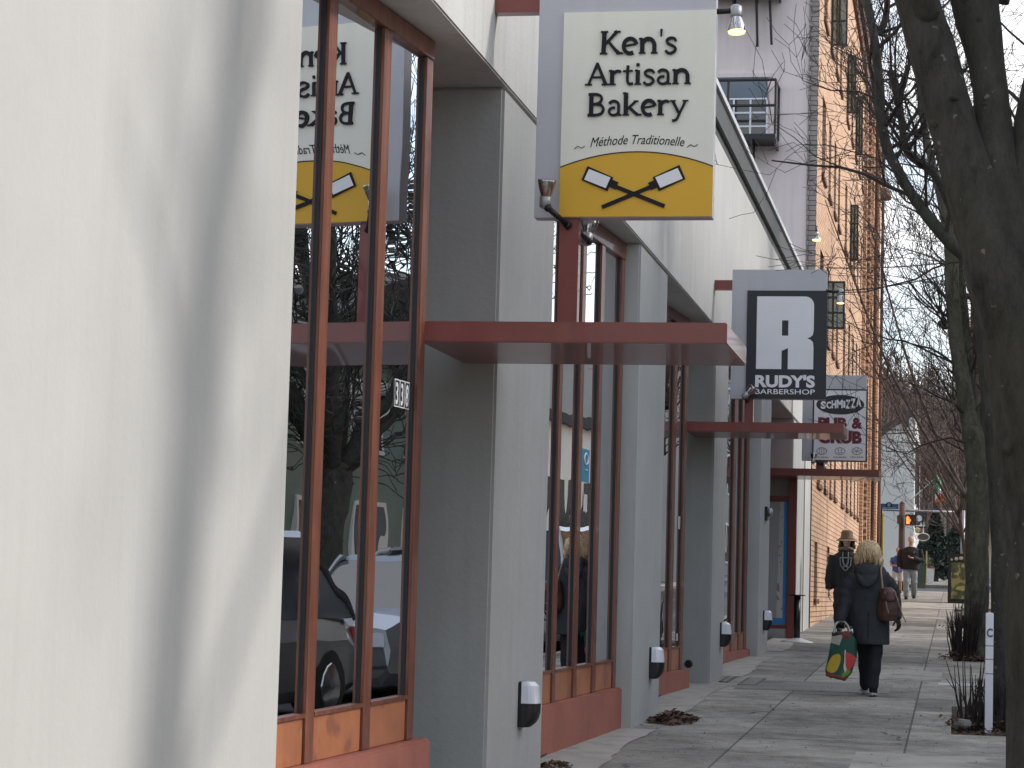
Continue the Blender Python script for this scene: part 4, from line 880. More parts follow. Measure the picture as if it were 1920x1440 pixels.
# ground access covers
def cover(px0, py0, px1, py1, label):
    a, b = atG(px0, py0), atG(px1, py1); q = MB(); q.box(min(a.x, b.x), max(a.x, b.x), min(a.y, b.y), max(a.y, b.y), -H0-.02, -H0+.008, slope=SL); o = q.build('access_cover', mat('cover_concrete', (.20, .19, .17), .8, .2, 5.), None, bevel=.002)
    tag(o, label, 'cover', 'small access covers in the pavement')
    q = MB(); x0, x1, y0, y1 = min(a.x, b.x)-.03, max(a.x, b.x)+.03, min(a.y, b.y)-.05, max(a.y, b.y)+.05
    for bb in ((x0, x1, y0, y0+.04), (x0, x1, y1-.04, y1), (x0, x0+.025, y0+.041, y1-.041), (x1-.025, x1, y0+.041, y1-.041)): q.box(*bb, -H0-.02, -H0+.006, slope=SL)
    q.build('cover_rim', M['black'], o)
cover(1352, 1279, 1378, 1269, 'small concrete access cover close to the foot of the third grey pier')
cover(1388, 1284, 1432, 1273, 'wider concrete access cover out on the pavement beyond the third grey pier')
# pedestal table by the last door
px = at(1494.5, 1150, 38.6).x; t = thing('cafe_table', 'black pedestal cafe table with a pale round foot by the papered door', 'table', (px, 38.6, g(38.6)))
zt = at(1494, 1115, 38.6).z
q = MB(); q.lathe((px, 38.6, zt-.02), [(.13, 0), (.13, .02)], 20); q.build('tabletop', M['blackmetal'], t)
q = MB(); q.tube([(px, 38.6, g(38.6)+.03), (px, 38.6, zt-.02)], .055, 14); q.build('column', M['blackmetal'], t, smooth=True)
q = MB(); q.lathe((px, 38.6, g(38.6)), [(.27, .0), (.26, .015), (.06, .07)], 24); q.build('foot', mat('pale_metal_foot', (.5, .5, .5), .4, .1), t, smooth=False)

# power lines + utility pole
def wire(a, b, sag, name_l, r=.012, mi='blackmetal'):
    a, b = V(a), V(b); q = MB(); q.tube([a.lerp(b, k/16)+V((0, 0, -sag*4*(k/16)*(1-k/16))) for k in range(17)], r, 4)
    o = q.build('overhead_wire', M[mi], None, recalc=False); tag(o, name_l, 'wire', 'overhead wires over the street'); return o
upx = at(1832, 600, 52).x
wire(at(1548, 502, 46), at(1930, 470, 40), .1, 'overhead wire crossing from the brick building high above the barbershop sign')
wire(at(1575, 545, 47), at(1830, 498, 47), .1, 'overhead wire rising to the right from beside the lit barbershop lamp')
wire(at(1642, 578, 70), at(1840, 560, 60), .1, 'thin faint overhead wire against the cloud, lowest over the street', .010)
wire(at(1640, 805, 85), at(1830, 803, 85), .05, 'overhead wire in front of the white building, upper one', .016)
wire(at(1640, 828, 85), at(1830, 826, 85), .05, 'overhead wire in front of the white building, middle one', .012)
wire(at(1640, 845, 85), at(1830, 843, 85), .05, 'overhead wire in front of the white building, lower one', .012)
wire(at(1640, 733, 140), at(1850, 715, 120), .2, 'overhead wire running past the foot of the dark tower block', .025)
t = thing('utility_pole', 'tall weathered wooden utility pole with a crossarm behind the trees', 'utility pole', (upx, 52, g(52)))
q = MB(); q.tube([(upx, 52, g(52)), (upx, 52, 11)], [.17, .13], 12); q.build('pole', M['wood_pole'], t, smooth=True)
q = MB(); q.box(upx-.7, upx+1.2, 51.8, 51.9, 6.6, 6.72); q.box(upx-.7, upx+1.2, 51.8, 51.9, 8.8, 8.92); q.build('crossarm', M['wood_pole'], t)
q = MB(); q.lathe((upx+.02, 51.75, 5.4), [(.14, 0), (.14, .5), (.04, .55)], 12); q.build('transformer', M['blackmetal'], t)
# ================================================================= trees
def grow(tw, p, d, L, r, depth, R, up=.25, n=3, kink=.22, minr=.0025):
    """one twig: a kinked tapering tube with side twigs"""
    seg = max(2, int(L/.22)); seg = min(seg, 7); pts = [V(p)]; dd = V(d).normalized()
    for i in range(seg):
        dd = (dd + V((R.gauss(0, kink), R.gauss(0, kink), R.gauss(0, kink)+up*.12))).normalized(); pts.append(pts[-1]+dd*(L/seg))
    rr = [max(minr, r*(1-.65*i/seg)) for i in range(seg+1)]
    tw.tube(pts, rr, 3 if r < .012 else 5, cap=False)
    if depth <= 0: return
    k = R.choice((2, 3, 3, 4)) if depth > 1 else R.choice((2, 3))
    for _ in range(k):
        i = R.randint(1, seg); q = pts[i]; ax = (pts[i]-pts[i-1]).normalized()
        s = V((R.gauss(0, 1), R.gauss(0, 1), R.gauss(0, 1))); s = (s-ax*s.dot(ax)).normalized()
        nd = (ax*R.uniform(.5, 1.0)+s*R.uniform(.5, .9)+V((0, 0, up))).normalized()
        grow(tw, q, nd, L*R.uniform(.5, .78), rr[i]*R.uniform(.5, .72), depth-1, R, up, n, kink, minr)
def knob(mb, p, r, R):
    mb.ell(p, (r*R.uniform(.8, 1.1), r*R.uniform(.8, 1.1), r*R.uniform(.6, 1.)), None, 7, 5)
def bumpy(mb, pts, rr, R, n=14):
    P = smoothline(pts, 6); q = sm1(rr, 6); s0 = len(mb.v); mb.tube(P, q, n, cap=True)
    ph = R.uniform(0, 99)
    for i in range(s0, len(mb.v)):
        a = V(mb.v[i]); ri = q[min((i-s0)//n, len(q)-1)]; c = P[min((i-s0)//n, len(P)-1)]
        f = 1+.13*noise.noise(a*3.1+V((ph, 0, 0)))+.07*noise.noise(a*11); mb.v[i] = tuple(c+(a-c)*f)
    return P, q
def street_tree(label, base, stems, twigs, seed, bark, mt=None, root=True, tL=(.9, 1.9), depth=3, zmin=-9, minr=.0025, bias=None):
    """stems: list of (points, radii); the first one is the trunk. twigs: number of side twigs"""
    R = random.Random(seed)
    t = thing('street_tree', label, 'tree', base, 'bare trees along the kerb')
    tk = MB(); allp = []
    for k, (pts, rr) in enumerate(stems):
        P, q = bumpy(tk, pts, rr, R, 16 if k == 0 else 12)
        if k or len(stems) == 1: allp += [(P[i], q[i], (P[min(i+1, len(P)-1)]-P[max(i-1, 0)]).normalized()) for i in range(len(P))]
        for _ in range(max(1, len(P)//5)):
            i = R.randrange(2, len(P)); s = V((R.gauss(0, 1), R.gauss(0, 1), R.gauss(0, .4))).normalized(); knob(tk, P[i]+s*q[i]*.92, q[i]*.22, R)
        if rr[-1] > .03 and k: tk.ell(P[-1], (q[-1]*1.1,)*3, None, 8, 6)
    if root:
        b = V(base); r0_ = stems[0][1][0]
        for k in range(6):
            a = k*math.pi/3+R.uniform(-.3, .3); tk.tube([b+V((0, 0, .25)), b+V((math.cos(a)*r0_*.9, math.sin(a)*r0_*.9, .06)), b+V((math.cos(a)*r0_*2.1, math.sin(a)*r0_*2.1, -.05))], [r0_*.7, r0_*.45, r0_*.12], 8)
    tk.build('trunk', bark, t, smooth=True)
    tw = MB(); allp = [q for q in allp if q[0].z > zmin]
    for _ in range(twigs):
        p, r, ax = R.choice(allp); s = V((R.gauss(0, 1), R.gauss(0, 1), R.gauss(0, .6)))
        if bias: s += V(bias)
        s = (s-ax*s.dot(ax)).normalized()
        grow(tw, p+s*r*.8, (s+ax*.5+V((0, 0, .35))).normalized(), R.uniform(*tL), R.uniform(.010, .022), depth, R, minr=minr)
    tw.build('crown', mt or M['twig'], t, smooth=False, recalc=False)
    return t
def pix(pts, Y, dY=None): return [at(x, y, Y+(dY[i] if dY else 0)) for i, (x, y) in enumerate(pts)]
# nearest tree
YA = 9.0; bA = V((at(2008, 1440, YA).x, YA, g(YA)))
def swing(P_):
    out = []
    for p in P_:
        dz = max(0, p.z-1.25); Yn = YA+.19*dz+.30*(p.x-bA.x+.15); out.append(p*(Yn/p.y))
    return out
A_main = [bA, *pix([(2008, 1440), (1996, 1000), (1970, 790), (1945, 640), (1912, 520)], YA)]
A_L = swing(pix([(1925, 640), (1880, 520), (1840, 400), (1806, 300), (1776, 200), (1748, 100), (1720, 0), (1672, -190), (1600, -420), (1540, -700), (1500, -1050)], YA))
A_M = swing(pix([(1915, 560), (1878, 380), (1862, 230), (1850, 120), (1826, 0), (1812, -150), (1800, -400), (1800, -760), (1790, -1100)], YA))
A_R = swing(pix([(1950, 620), (1920, 430), (1938, 270), (1975, 80), (2010, -150), (2030, -400), (2040, -800)], YA))
A_S = [V(q) for q in (bA+V((0, 0, .9)), bA+V((-.05, .35, 1.35)), bA+V((-.1, .95, 2.3)), bA+V((-.15, 1.5, 3.6)), bA+V((-.3, 1.9, 5.)))]
for q in (): pass
street_tree('big dark mossy tree at the right edge, nearest, forking into heavy limbs', bA,
  [(A_main, [.29, .245, .225, .21, .20, .16]), (A_L, [.15, .135, .112, .097, .09, .088, .086, .085, .075, .06, .04]), (A_M, [.13, .09, .068, .066, .088, .085, .075, .055, .035]), (A_R, [.13, .09, .085, .082, .075, .06, .04]),
   (pix([(1868, 0), (1900, -80), (1960, -200), (2010, -420)], YA+.4), [.05, .045, .04, .02]),
   ([bA+V((.05, 0, 1.7)), V((.80, 8.95, .9)), V((.98, 9.05, 1.9)), V((1.0, 9.35, 3.4)), V((1.0, 9.9, 5.6)), V((1.0, 10.3, 7.5))], [.16, .2, .22, .24, .22, .14]),
   ([bA+V((.1, .1, 1.7)), V((.50, 9.2, 1.4)), V((.52, 9.9, 2.2)), V((.55, 10.6, 3.0)), V((.6, 11.6, 4.4))], [.08, .065, .06, .055, .03]),
   (pix([(1740, 30), (1700, -100), (1600, -330), (1480, -520)], YA, [0, -.2, -.6, -1.1]), [.045, .04, .03, .015]),
   (pix([(1672, -190), (1700, -400), (1690, -700)], YA, [.1, .3, .7]), [.05, .04, .02])], 30, 3, M['bark'], tL=(.4, 1.0), depth=3, zmin=2.3, bias=(.9, .3, .9))
# second tree (pit 1)
YB = 22.3; bB = V((at(1879, 1385, YB).x, YB, g(YB)-.03))
street_tree('slender dark tree in the first tree pit behind the white marker post', bB,
  [([bB, *pix([(1877, 1200), (1874, 1000), (1866, 860), (1850, 700), (1838, 560), (1822, 490)], YB)], [.105, .09, .085, .085, .08, .07, .065]),
   (pix([(1835, 515), (1816, 486), (1774, 447), (1743, 410), (1708, 362), (1684, 320), (1664, 280), (1651, 215), (1648, 150), (1637, 60), (1618, -30), (1600, -200)], YB, [0]*10+[.1, .3]), [.075, .07, .062, .058, .052, .05, .048, .046, .045, .042, .035, .02]),
   (pix([(1832, 540), (1800, 440), (1785, 395), (1762, 345), (1742, 318), (1705, 290), (1695, 262), (1690, 222), (1682, 172), (1671, 138)], YB+.5), [.05, .045, .042, .04, .04, .038, .036, .034, .036, .04]),
   (pix([(1671, 138), (1668, 60), (1660, -40)], YB+.5), [.014, .010, .006]), (pix([(1648, 66), (1661, 30), (1664, -30), (1662, -120)], YB+.1), [.035, .033, .03, .02]),
   (pix([(1850, 680), (1870, 540), (1900, 380), (1925, 200), (1935, 0)], YB+.3), [.06, .05, .045, .04, .03])], 66, 11, M['bark'], tL=(.6, 1.5), depth=3, minr=.003, bias=(.15, 0, .2))
# third tree (pit 2)
YC = 35.2; bC = V((at(1829, 1247, YC).x, YC, g(YC)-.03))
street_tree('olive-barked tree in the second tree pit, its trunk splitting low', bC,
  [([bC, *pix([(1831, 1150), (1833, 1000), (1832, 880), (1822, 800)], YC)], [.20, .175, .165, .165, .15]),
   (pix([(1825, 840), (1812, 760), (1801, 690), (1791, 620), (1785, 540), (1784, 480), (1776, 420), (1760, 350), (1744, 290), (1730, 220), (1722, 150), (1712, 40), (1700, -60)], YC), [.13, .12, .115, .11, .11, .10, .085, .07, .055, .05, .045, .035, .02]),
   (pix([(1828, 830), (1822, 740), (1815, 680), (1808, 600), (1800, 500), (1806, 430), (1792, 380)], YC+.5), [.10, .085, .08, .075, .07, .06, .03]),
   (pix([(1834, 860), (1850, 740), (1848, 620), (1836, 540), (1826, 500), (1800, 440)], YC+.8), [.09, .08, .07, .06, .05, .03]),
   (pix([(1787, 608), (1772, 612), (1764, 606)], YC), [.06, .05, .045])], 78, 23, M['barkg'], tL=(.8, 2.0), depth=3, zmin=1.4, minr=.0042, bias=(-.2, 0, .15))
def auto_tree(label, base, h, seed, bark, stems=5, lean=(-.1, 0), r=.14, twigs=60, mr=.006, tl=(.8, 1.8), depth=3, group=True, spread=.45, fork=.30):
    R = random.Random(seed); b = V(base)
    top = b+V((lean[0]*h*.3, lean[1]*h*.3, h*fork)); st = [([b, b.lerp(top, .5)+V((R.uniform(-.05, .05), R.uniform(-.05, .05), 0)), top], [r*1.15, r, r*.9])]
    for k in range(stems):
        a = k*2*math.pi/stems+R.uniform(-.4, .4); e = top+V((math.cos(a)*h*spread*.7+lean[0]*h, math.sin(a)*h*spread*.7, h*R.uniform(.45, .72)))
        m = top.lerp(e, .45)+V((math.cos(a)*.25, math.sin(a)*.25, -.3)); st.append(([top-V((0, 0, .2)), m, e], [r*.6, r*.4, r*.12]))
    return street_tree(label, base, st, twigs, seed, bark, tL=tl, depth=depth, minr=mr, root=True, mt=bark)
M['twigfar'] = mat('grey_brown_twig', (.075, .055, .048), .85, .2, 6)
x = at(1822, 1180, 48.5).x
auto_tree('dark trunk directly behind the olive-barked tree', (x, 48.5, g(48.5)), 9, 31, M['barkfar'], r=.07, twigs=26, lean=(-.03, 0), mr=.006)
x = .42
auto_tree('bare tree with many fine upswept branches in front of the white building', (x, 60.5, g(60.5)), 11.5, 35, M['twigfar'], 6, (-.10, 0), .045, 26, .0055, (1.2, 2.6), 3, spread=.36, fork=.22)
auto_tree('farthest bare street tree before the crossing, branches over the flag', (.5, 74, g(74)), 10.5, 40, M['twigfar'], 6, (-.10, 0), .05, 22, .006, (1.2, 2.6), 3, spread=.42, fork=.2)
auto_tree('bare tree across the street from the shop windows', (12.4, 42, g(42)), 12, 50, M['bark'], 8, (0, 0), .26, 150, .012, (1.2, 2.4), 3, spread=.5, fork=.25)
auto_tree('bare tree across the street near the pale green house', (12.4, 52, g(52)), 12, 52, M['bark'], 8, (0, 0), .16, 130, .012, (1.2, 2.4), 3, spread=.5, fork=.25)
# dark evergreens beyond the crossing
def evergreen(label, px, Y, ztop, rb, seed, col):
    R = random.Random(seed); x = at(px, 1000, Y).x; t = thing('evergreen_tree', label, 'tree', (x, Y, g(Y)), 'dark evergreens beyond the crossing')
    q = MB(); q.tube([(x, Y, g(Y)-.2), (x, Y, ztop)], [.16, .03], 8); q.build('trunk', M['wood_pole'], t)
    q = MB(); h = ztop-g(Y)
    for _ in range(2600):
        u = R.random()**.8; rr = rb*(1-u)**.7*(.55+.5*R.random())*(.8+.3*noise.noise(V((u*6, R.random()*3, seed)))); a = R.uniform(0, 6.283)
        c_ = V((x+rr*math.cos(a), Y+rr*math.sin(a), g(Y)+.15+u*(h-.1))); s = .16
        q.add([c_+V((R.uniform(-s, s), R.uniform(-s, s), R.uniform(-s, s*.6))) for _ in range(3)], [(0, 1, 2)])
    q.build('crown', mat('evergreen_foliage_%d' % seed, col, .8, .45, 2.5), t, recalc=False)
evergreen('dark conifer beyond the crossing, behind the man in the black jacket', 1754, 104, at(1750, 1000, 104).z+.9, .9, 1, (.018, .034, .028))
evergreen('dark rounded conifer farther along, behind the flag branches', 1795, 125, at(1790, 985, 125).z, 1.7, 2, (.022, .036, .026))
evergreen('small dark shrub-like conifer at the corner of the white building', 1729, 100, at(1729, 1020, 100).z, .5, 3, (.02, .032, .025))
# wooded hillside: one mass nobody could count
R = random.Random(5); q = MB()
for i in range(420):
    y = R.uniform(165, 300); x = R.uniform(-.055, .03)*y + R.uniform(-2, 2); z = gz(x, y); h = R.uniform(7, 13)
    lean = V((R.gauss(0, .05), R.gauss(0, .05), 1)); top = V((x, y, z))+lean*h; q.tube([(x, y, z-.5), V((x, y, z)).lerp(top, .5), top], [.16, .10, .02], 4, cap=False)
    for k in range(26):
        u = R.uniform(.2, .98); p = V((x, y, z)).lerp(top, u); a = R.uniform(0, 6.283); l = h*.30*(1.15-u); e = p+V((math.cos(a)*l, math.sin(a)*l, l*R.uniform(.4, 1.3)))
        q.tube([p, p.lerp(e, .5)+V((0, 0, -.1)), e], [.05, .035, .015], 3, cap=False)
o = q.build('hillside_wood', mat('hillside_branches', (.12, .085, .070), .9, .35, .12), None, recalc=False); tag(o, 'mass of bare brown trees covering the far hillside', 'woodland', kind='stuff')
# plants and leaf litter at the tree pits
def basal(label, c, h, n, seed, w=.22, cat='shrub', lean=(0, 0)):
    R = random.Random(seed); c = V(c); t = thing('bare_shrub', label, cat, c, 'bare shrubs in the tree pits')
    q = MB()
    for _ in range(n):
        a = R.uniform(0, 6.283); r_ = w*R.random()**.7; p = c+V((math.cos(a)*r_, math.sin(a)*r_*1.5, 0)); l = h*R.uniform(.45, 1.05)
        e = p+V((math.cos(a)*.12*l+lean[0]+R.gauss(0, .05), math.sin(a)*.15*l+R.gauss(0, .05), l))
        q.tube([p-V((0, 0, .03)), p.lerp(e, .5)+V((R.gauss(0, .02), R.gauss(0, .02), 0)), e], [.010, .007, .003], 4, cap=False)
        if R.random() < .5: m = p.lerp(e, .6); q.tube([m, m+V((R.gauss(0, .08), R.gauss(0, .08), .15*h))], [.005, .002], 3, cap=False)
    q.build('stems', M['twig'], t, recalc=False)
    q = MB()
    for _ in range(n*2):
        p = c+V((R.gauss(0, w*.9), R.gauss(0, w*1.3), .02+abs(R.gauss(0, .05)))); s = .035
        q.add([p+V((R.uniform(-s, s), R.uniform(-s, s), R.uniform(-.01, .03))) for _ in range(4)], [(0, 1, 2, 3)])
    q.build('dry_leaves', M['leaf_dry'], t, recalc=False)
c1 = atG(1838, 1345, -.04); basal('sparse upright stems and dead leaves at the foot of the white marker post', (c1.x-.10, 22.2, g(22.2)-.04), .62, 26, 4, .16)
c1 = atG(1803, 1235, -.04); basal('dense dark thicket of stems against the olive-barked tree', (c1.x+.03, 34.9, g(34.9)-.04), .85, 150, 6, .17)
c1 = atG(1880, 1350, -.04); basal('low tangle of dead stems around the slender dark tree', (c1.x, 22.4, g(22.4)-.04), .45, 90, 8, .26)
basal('yellowish tuft by the far tree before the printed cabinet', (.12, 47.5, g(47.5)-.04), .3, 50, 9, .2)
def litter(name, label, c, rx, ry, n, seed, m, s=.03, h=.05, kind='stuff'):
    R = random.Random(seed); q = MB(); c = V(c)
    for _ in range(n):
        a = R.uniform(0, 6.283); r_ = R.random()**.7; p = c+V((rx*r_*math.cos(a), ry*r_*math.sin(a), 0)); p.z = g(p.y)+c.z+R.random()*h*(1-r_)+.008
        d = V((R.gauss(0, 1), R.gauss(0, 1), R.gauss(0, .35))).normalized()*s*R.uniform(.5, 1.2); e = d.cross(V((R.gauss(0, .3), R.gauss(0, .3), 1))).normalized()*s*.45
        q.add([p-d, p+e+V((0, 0, s*.25)), p+d, p-e+V((0, 0, s*.2))], [(0, 1, 2), (0, 2, 3)])
    o = q.build(name, m, None, recalc=False); tag(o, label, 'leaf litter', kind=kind)
lp = atG(1262, 1352); litter('leaf_pile', 'small pile of brown dead leaves at the foot of the second grey pier', (lp.x, lp.y, 0), .22, .55, 330, 1, M['leaf_dry'], .045, .10)
lp = atG(1030, 1438); litter('leaf_litter', 'few dark dead leaves below the nearest visible plinth', (lp.x+.05, lp.y-.1, 0), .12, .35, 90, 2, M['leaf_dry'], .035, .06)
litter('leaf_litter', 'scattered dead leaves in and around the first tree pit', (.25, 22.2, -.03), .55, 1.6, 420, 3, M['leaf_dry'], .04, .05)
litter('leaf_litter', 'scattered dead leaves around the second tree pit', (.2, 35.0, -.03), .55, 1.6, 320, 4, M['leaf_dry'], .045, .05)
litter('leaf_litter', 'crumbs of leaf and grit spread thinly over the pavement', (-1.1, 25, 0), 1.6, 12, 420, 5, M['leaf_dry'], .012, .0)
st = atG(1805, 1362); q = MB(); q.cbox((st.x, st.y, st.z+.03), (.10, .2, .07), Matrix.Rotation(.4, 3, 'Z')); o = q.build('loose_stone', mat('pale_stone', (.30, .30, .29), .8, .2, 9), None, bevel=.015); tag(o, 'small pale stone block lying at the corner of the first tree pit', 'stone')
# ================================================================= across the street (seen in the shop windows, except the added shading block)
def siding(name, c, sc=14.):
    m, nt, b = new_mat(name); L = nt.links.new
    tc = N(nt, 'ShaderNodeTexCoord'); w = N(nt, 'ShaderNodeTexWave', wave_type='BANDS', bands_direction='Z', wave_profile='SAW'); w.inputs['Scale'].default_value = 1.3; L(tc.outputs['Object'], w.inputs['Vector'])
    n = N(nt, 'ShaderNodeTexNoise', Scale=1.2, Detail=6.); L(tc.outputs['Object'], n.inputs['Vector'])
    r = N(nt, 'ShaderNodeValToRGB'); r.color_ramp.elements[0].color = (*(V(c)*.8), 1); r.color_ramp.elements[1].color = (*(V(c)*1.2), 1); L(n.outputs['Fac'], r.inputs[0]); L(r.outputs[0], b.inputs['Base Color'])
    bp = N(nt, 'ShaderNodeBump', Strength=1., Distance=.03); L(w.outputs['Fac'], bp.inputs['Height']); L(bp.outputs[0], b.inputs['Normal']); b.inputs['Roughness'].default_value = .7; return m
def opp(name, label, y0, y1, x0, x1, h, wall, roof=None, floors=2, nw=5, gable=False, shop=False, cat='building'):
    t = thing(name, label, cat, (x0, y0, g(y0))); zb = g(y0)-.3; zt = g((y0+y1)/2)+h
    q = MB(); q.box(x0, x1, y0, y1, zb, zt); q.build('wall', wall, t)
    q = MB()
    if gable:
        ym = (y0+y1)/2; q.add([V(p) for p in ((x0-.4, y0-.4, zt), (x0-.4, y1+.4, zt), (x0-.4, ym, zt+2.2), (x1, y0-.4, zt), (x1, y1+.4, zt), (x1, ym, zt+2.2))], [(0, 1, 2), (3, 5, 4), (0, 2, 5, 3), (1, 4, 5, 2), (0, 3, 4, 1)])
    else: q.box(x0-.25, x1, y0-.1, y1+.1, zt, zt+.35)
    rf = q.build('roof', roof or M['roofdark'], t)
    if gable:
        q = MB(); q.box(x0+2, x0+2.7, ym-2, ym-1.3, zt, zt+2.8); q.build('chimney', M['brickred'], rf)
    fh = h/floors
    for f in range(floors):
        for k in range(nw):
            yc = y0+(y1-y0)*(k+.5)/nw; z0 = g(y0)+f*fh+.9; w_ = (y1-y0)/nw*.27
            q = MB(); q.box(x0-.06, x0-.002, yc-w_-.1, yc+w_+.1, z0-.1, z0+fh*.52+.1); fr = q.build('window', M['whitepaint'], t)
            q = MB(); q.box(x0-.075, x0-.061, yc-w_, yc-.03, z0, z0+fh*.52); q.box(x0-.075, x0-.061, yc+.03, yc+w_, z0, z0+fh*.52); q.build('pane', M['darkglass'], fr)
    return t
opp('shade_block', 'unseen five-storey dark brick block added across the street to shade the piers', 19.4, 43.5, 15, 27, 16.3, mat('dark_brick_plain', (.10, .06, .05), .85, .2, 1.5), floors=5, nw=7)  # added out of view; height and span set so its shadow covers piers, pavement
opp('green_house', 'pale green clapboard house with a brick chimney across the street', 45, 56, 15.2, 25, 5.6, siding('green_siding', (.20, .27, .23)), floors=2, nw=4, gable=True, cat='house')
opp('grey_house', 'low grey house next to the pale green one across the street', 57, 69, 15.4, 26, 5.8, siding('grey_siding', (.25, .26, .27)), floors=2, nw=4, gable=True, cat='house')
opp('cream_shop', 'flat-roofed cream shop beyond the grey house across the street', 70.5, 81, 15, 26, 5.5, M['whitepaint'], floors=1, nw=4)
opp('corner_block', 'tall grey corner block across the street beyond the crossing', 97, 130, 15, 30, 9.5, mat('pale_render', (.33, .32, .30), .8, .1, .5), floors=3, nw=8)
opp('low_garage', 'low dark garage at the near end of the far side', 2, 14, 17, 26, 4.2, siding('dark_siding', (.10, .11, .12)), floors=1, nw=3)
def carpaint(name, c, met=.6):
    m, nt, b = new_mat(name); b.inputs['Base Color'].default_value = (*c, 1); b.inputs['Metallic'].default_value = met; b.inputs['Roughness'].default_value = .3; b.inputs['Coat Weight'].default_value = .8; b.inputs['Coat Roughness'].default_value = .05
    return m
def car(label, x, y, paint, L_=4.5, Wd=1.8, H_=1.5, van=False, face=1):
    t = thing('parked_car', label, 'car', (0, 0, 0), 'cars parked along the kerb'); z0 = 0
    prof = [(-.5, .30, .62), (-.49, .22, .80), (-.40, .20, .92), (-.27, .19, .96), (.0, .18, .98), (.25, .18, .98), (.42, .20, .95), (.49, .24, .85), (.5, .34, .70)]
    q = MB(); rings = []
    for u, zb, zt in prof:
        w = Wd/2*(1-.16*max(0, abs(u)*2-.72)/.28); rings.append([V((sx*w*k, u*L_, z)) for sx, k, z in ((-1, .9, zb), (-1, 1, zb+.12), (-1, 1, zt-.22), (-1, .92, zt), (-.5, .92, zt+.03), (.5, .92, zt+.03), (1, .92, zt), (1, 1, zt-.22), (1, 1, zb+.12), (1, .9, zb))])
    q.loft(rings); body = q.build('body', paint, t, smooth=False, bevel=.02)
    cab = [(-.27 if not van else -.40, .95), (-.10 if not van else -.30, H_), (.30, H_), (.46, .98)]
    q = MB(); gl = MB()
    for k in range(3):
        (u0, za), (u1, zb) = cab[k], cab[k+1]
    wb, wt = Wd/2*.93, Wd/2*.72
    base = [(-wb, cab[0][0]), (wb, cab[0][0]), (wb, cab[3][0]), (-wb, cab[3][0])]; topp = [(-wt, cab[1][0]), (wt, cab[1][0]), (wt, cab[2][0]), (-wt, cab[2][0])]
    gl.loft([[V((a, b*L_, .96)) for a, b in base], [V((a, b*L_, H_-.03)) for a, b in topp]]); gl.build('windows', M['darkglass'], t)
    q.loft([[V((a*1.02, b*L_*1.01, H_-.032)) for a, b in topp], [V((a*.9, b*L_*.96, H_+.03)) for a, b in topp]])
    for i in range(4): q.tube([V((base[i][0], base[i][1]*L_, .95)), V((topp[i][0], topp[i][1]*L_, H_))], .035, 6)
    for s in (-1, 1): q.tube([V((s*wb, .08*L_, .95)), V((s*wt, .08*L_, H_))], .03, 6)
    q.build('roof', paint, t)
    for sx in (-1, 1):
        for u in (-.31, .31):
            q = MB(); q.lathe((sx*(Wd/2-.11), u*L_, .33), [(.33, -.1), (.34, 0), (.33, .11), (.22, .115)], 20, (sx, 0, 0)); wl = q.build('wheel', M['black'], t)
            q = MB(); q.lathe((sx*(Wd/2+.006), u*L_, .33), [(.21, 0), (.20, .012), (.05, .02)], 12, (sx, 0, 0)); q.build('rim', M['chrome'], wl)
        q = MB(); q.box(sx*Wd*.30-.17, sx*Wd*.30+.17, -.503*L_, -.485*L_, .62, .76); q.build('headlight', M['lamp_white'], t)
        q = MB(); q.box(sx*Wd*.36-.1, sx*Wd*.36+.1, .488*L_, .504*L_, .62, .86); q.build('tail_light', M['redink'], t)
        q = MB(); q.ell((sx*(Wd/2+.06), -.17*L_, 1.0), (.10, .06, .08)); q.build('mirror', paint, t)
    q = MB(); q.box(-.45, .45, -.507*L_, -.495*L_, .40, .58); q.build('grille', M['blackmetal'], t)
    t.location = (x, y, g(y)-.13); t.rotation_euler = (math.atan(SL), 0, 0)
    return t
car('silver estate car parked at the kerb, reflected in the nearest shop window', 2.75, 25.0, carpaint('silver_paint', (.30, .31, .32)), 4.5, 1.8, 1.5)
car('pearl grey people carrier parked nearer the camera, behind the silver estate', 2.7, 19.6, carpaint('grey_paint', (.16, .165, .17)), 4.6, 1.85, 1.75, True)
car('dark blue parked car third along the kerb', 2.75, 30.6, carpaint('blue_paint', (.03, .05, .10)), 4.4)
car('white parked van fourth along the kerb', 2.8, 36.4, carpaint('white_paint', (.6, .6, .6), 0), 4.9, 1.9, 1.9, True)
car('silver car parked across the street before the green house', 10.4, 42, carpaint('silver_paint_b', (.5, .51, .52)), 4.4)
# sandwich board seen only in the nearest window
t = thing('sandwich_board', 'white sandwich board with red blocks reflected in the nearest shop window', 'sandwich board', (1.15, 17.6, g(17.6)))
q = MB()
for s in (-1, 1): q.add([V((.95, 17.6+s*.28, g(17.6))), V((1.4, 17.6+s*.28, g(17.6))), V((1.4, 17.6+s*.03, g(17.6)+1.05)), V((.95, 17.6+s*.03, g(17.6)+1.05)), V((.95, 17.6+s*.30, g(17.6))), V((1.4, 17.6+s*.30, g(17.6))), V((1.4, 17.6+s*.05, g(17.6)+1.07)), V((.95, 17.6+s*.05, g(17.6)+1.07))], [(0, 1, 2, 3), (4, 5, 6, 7), (0, 1, 5, 4), (1, 2, 6, 5), (2, 3, 7, 6), (3, 0, 4, 7)])
q.build('board', M['signwhite'], t)
q = MB()
for z in (.2, .42, .7): q.cbox((1.17, 17.6-.30*(1-z)-.012+.01, g(17.6)+z), (.36, .012, .10), Matrix.Rotation(-.22, 3, 'X'))
q.build('red_block', M['redink'], t)

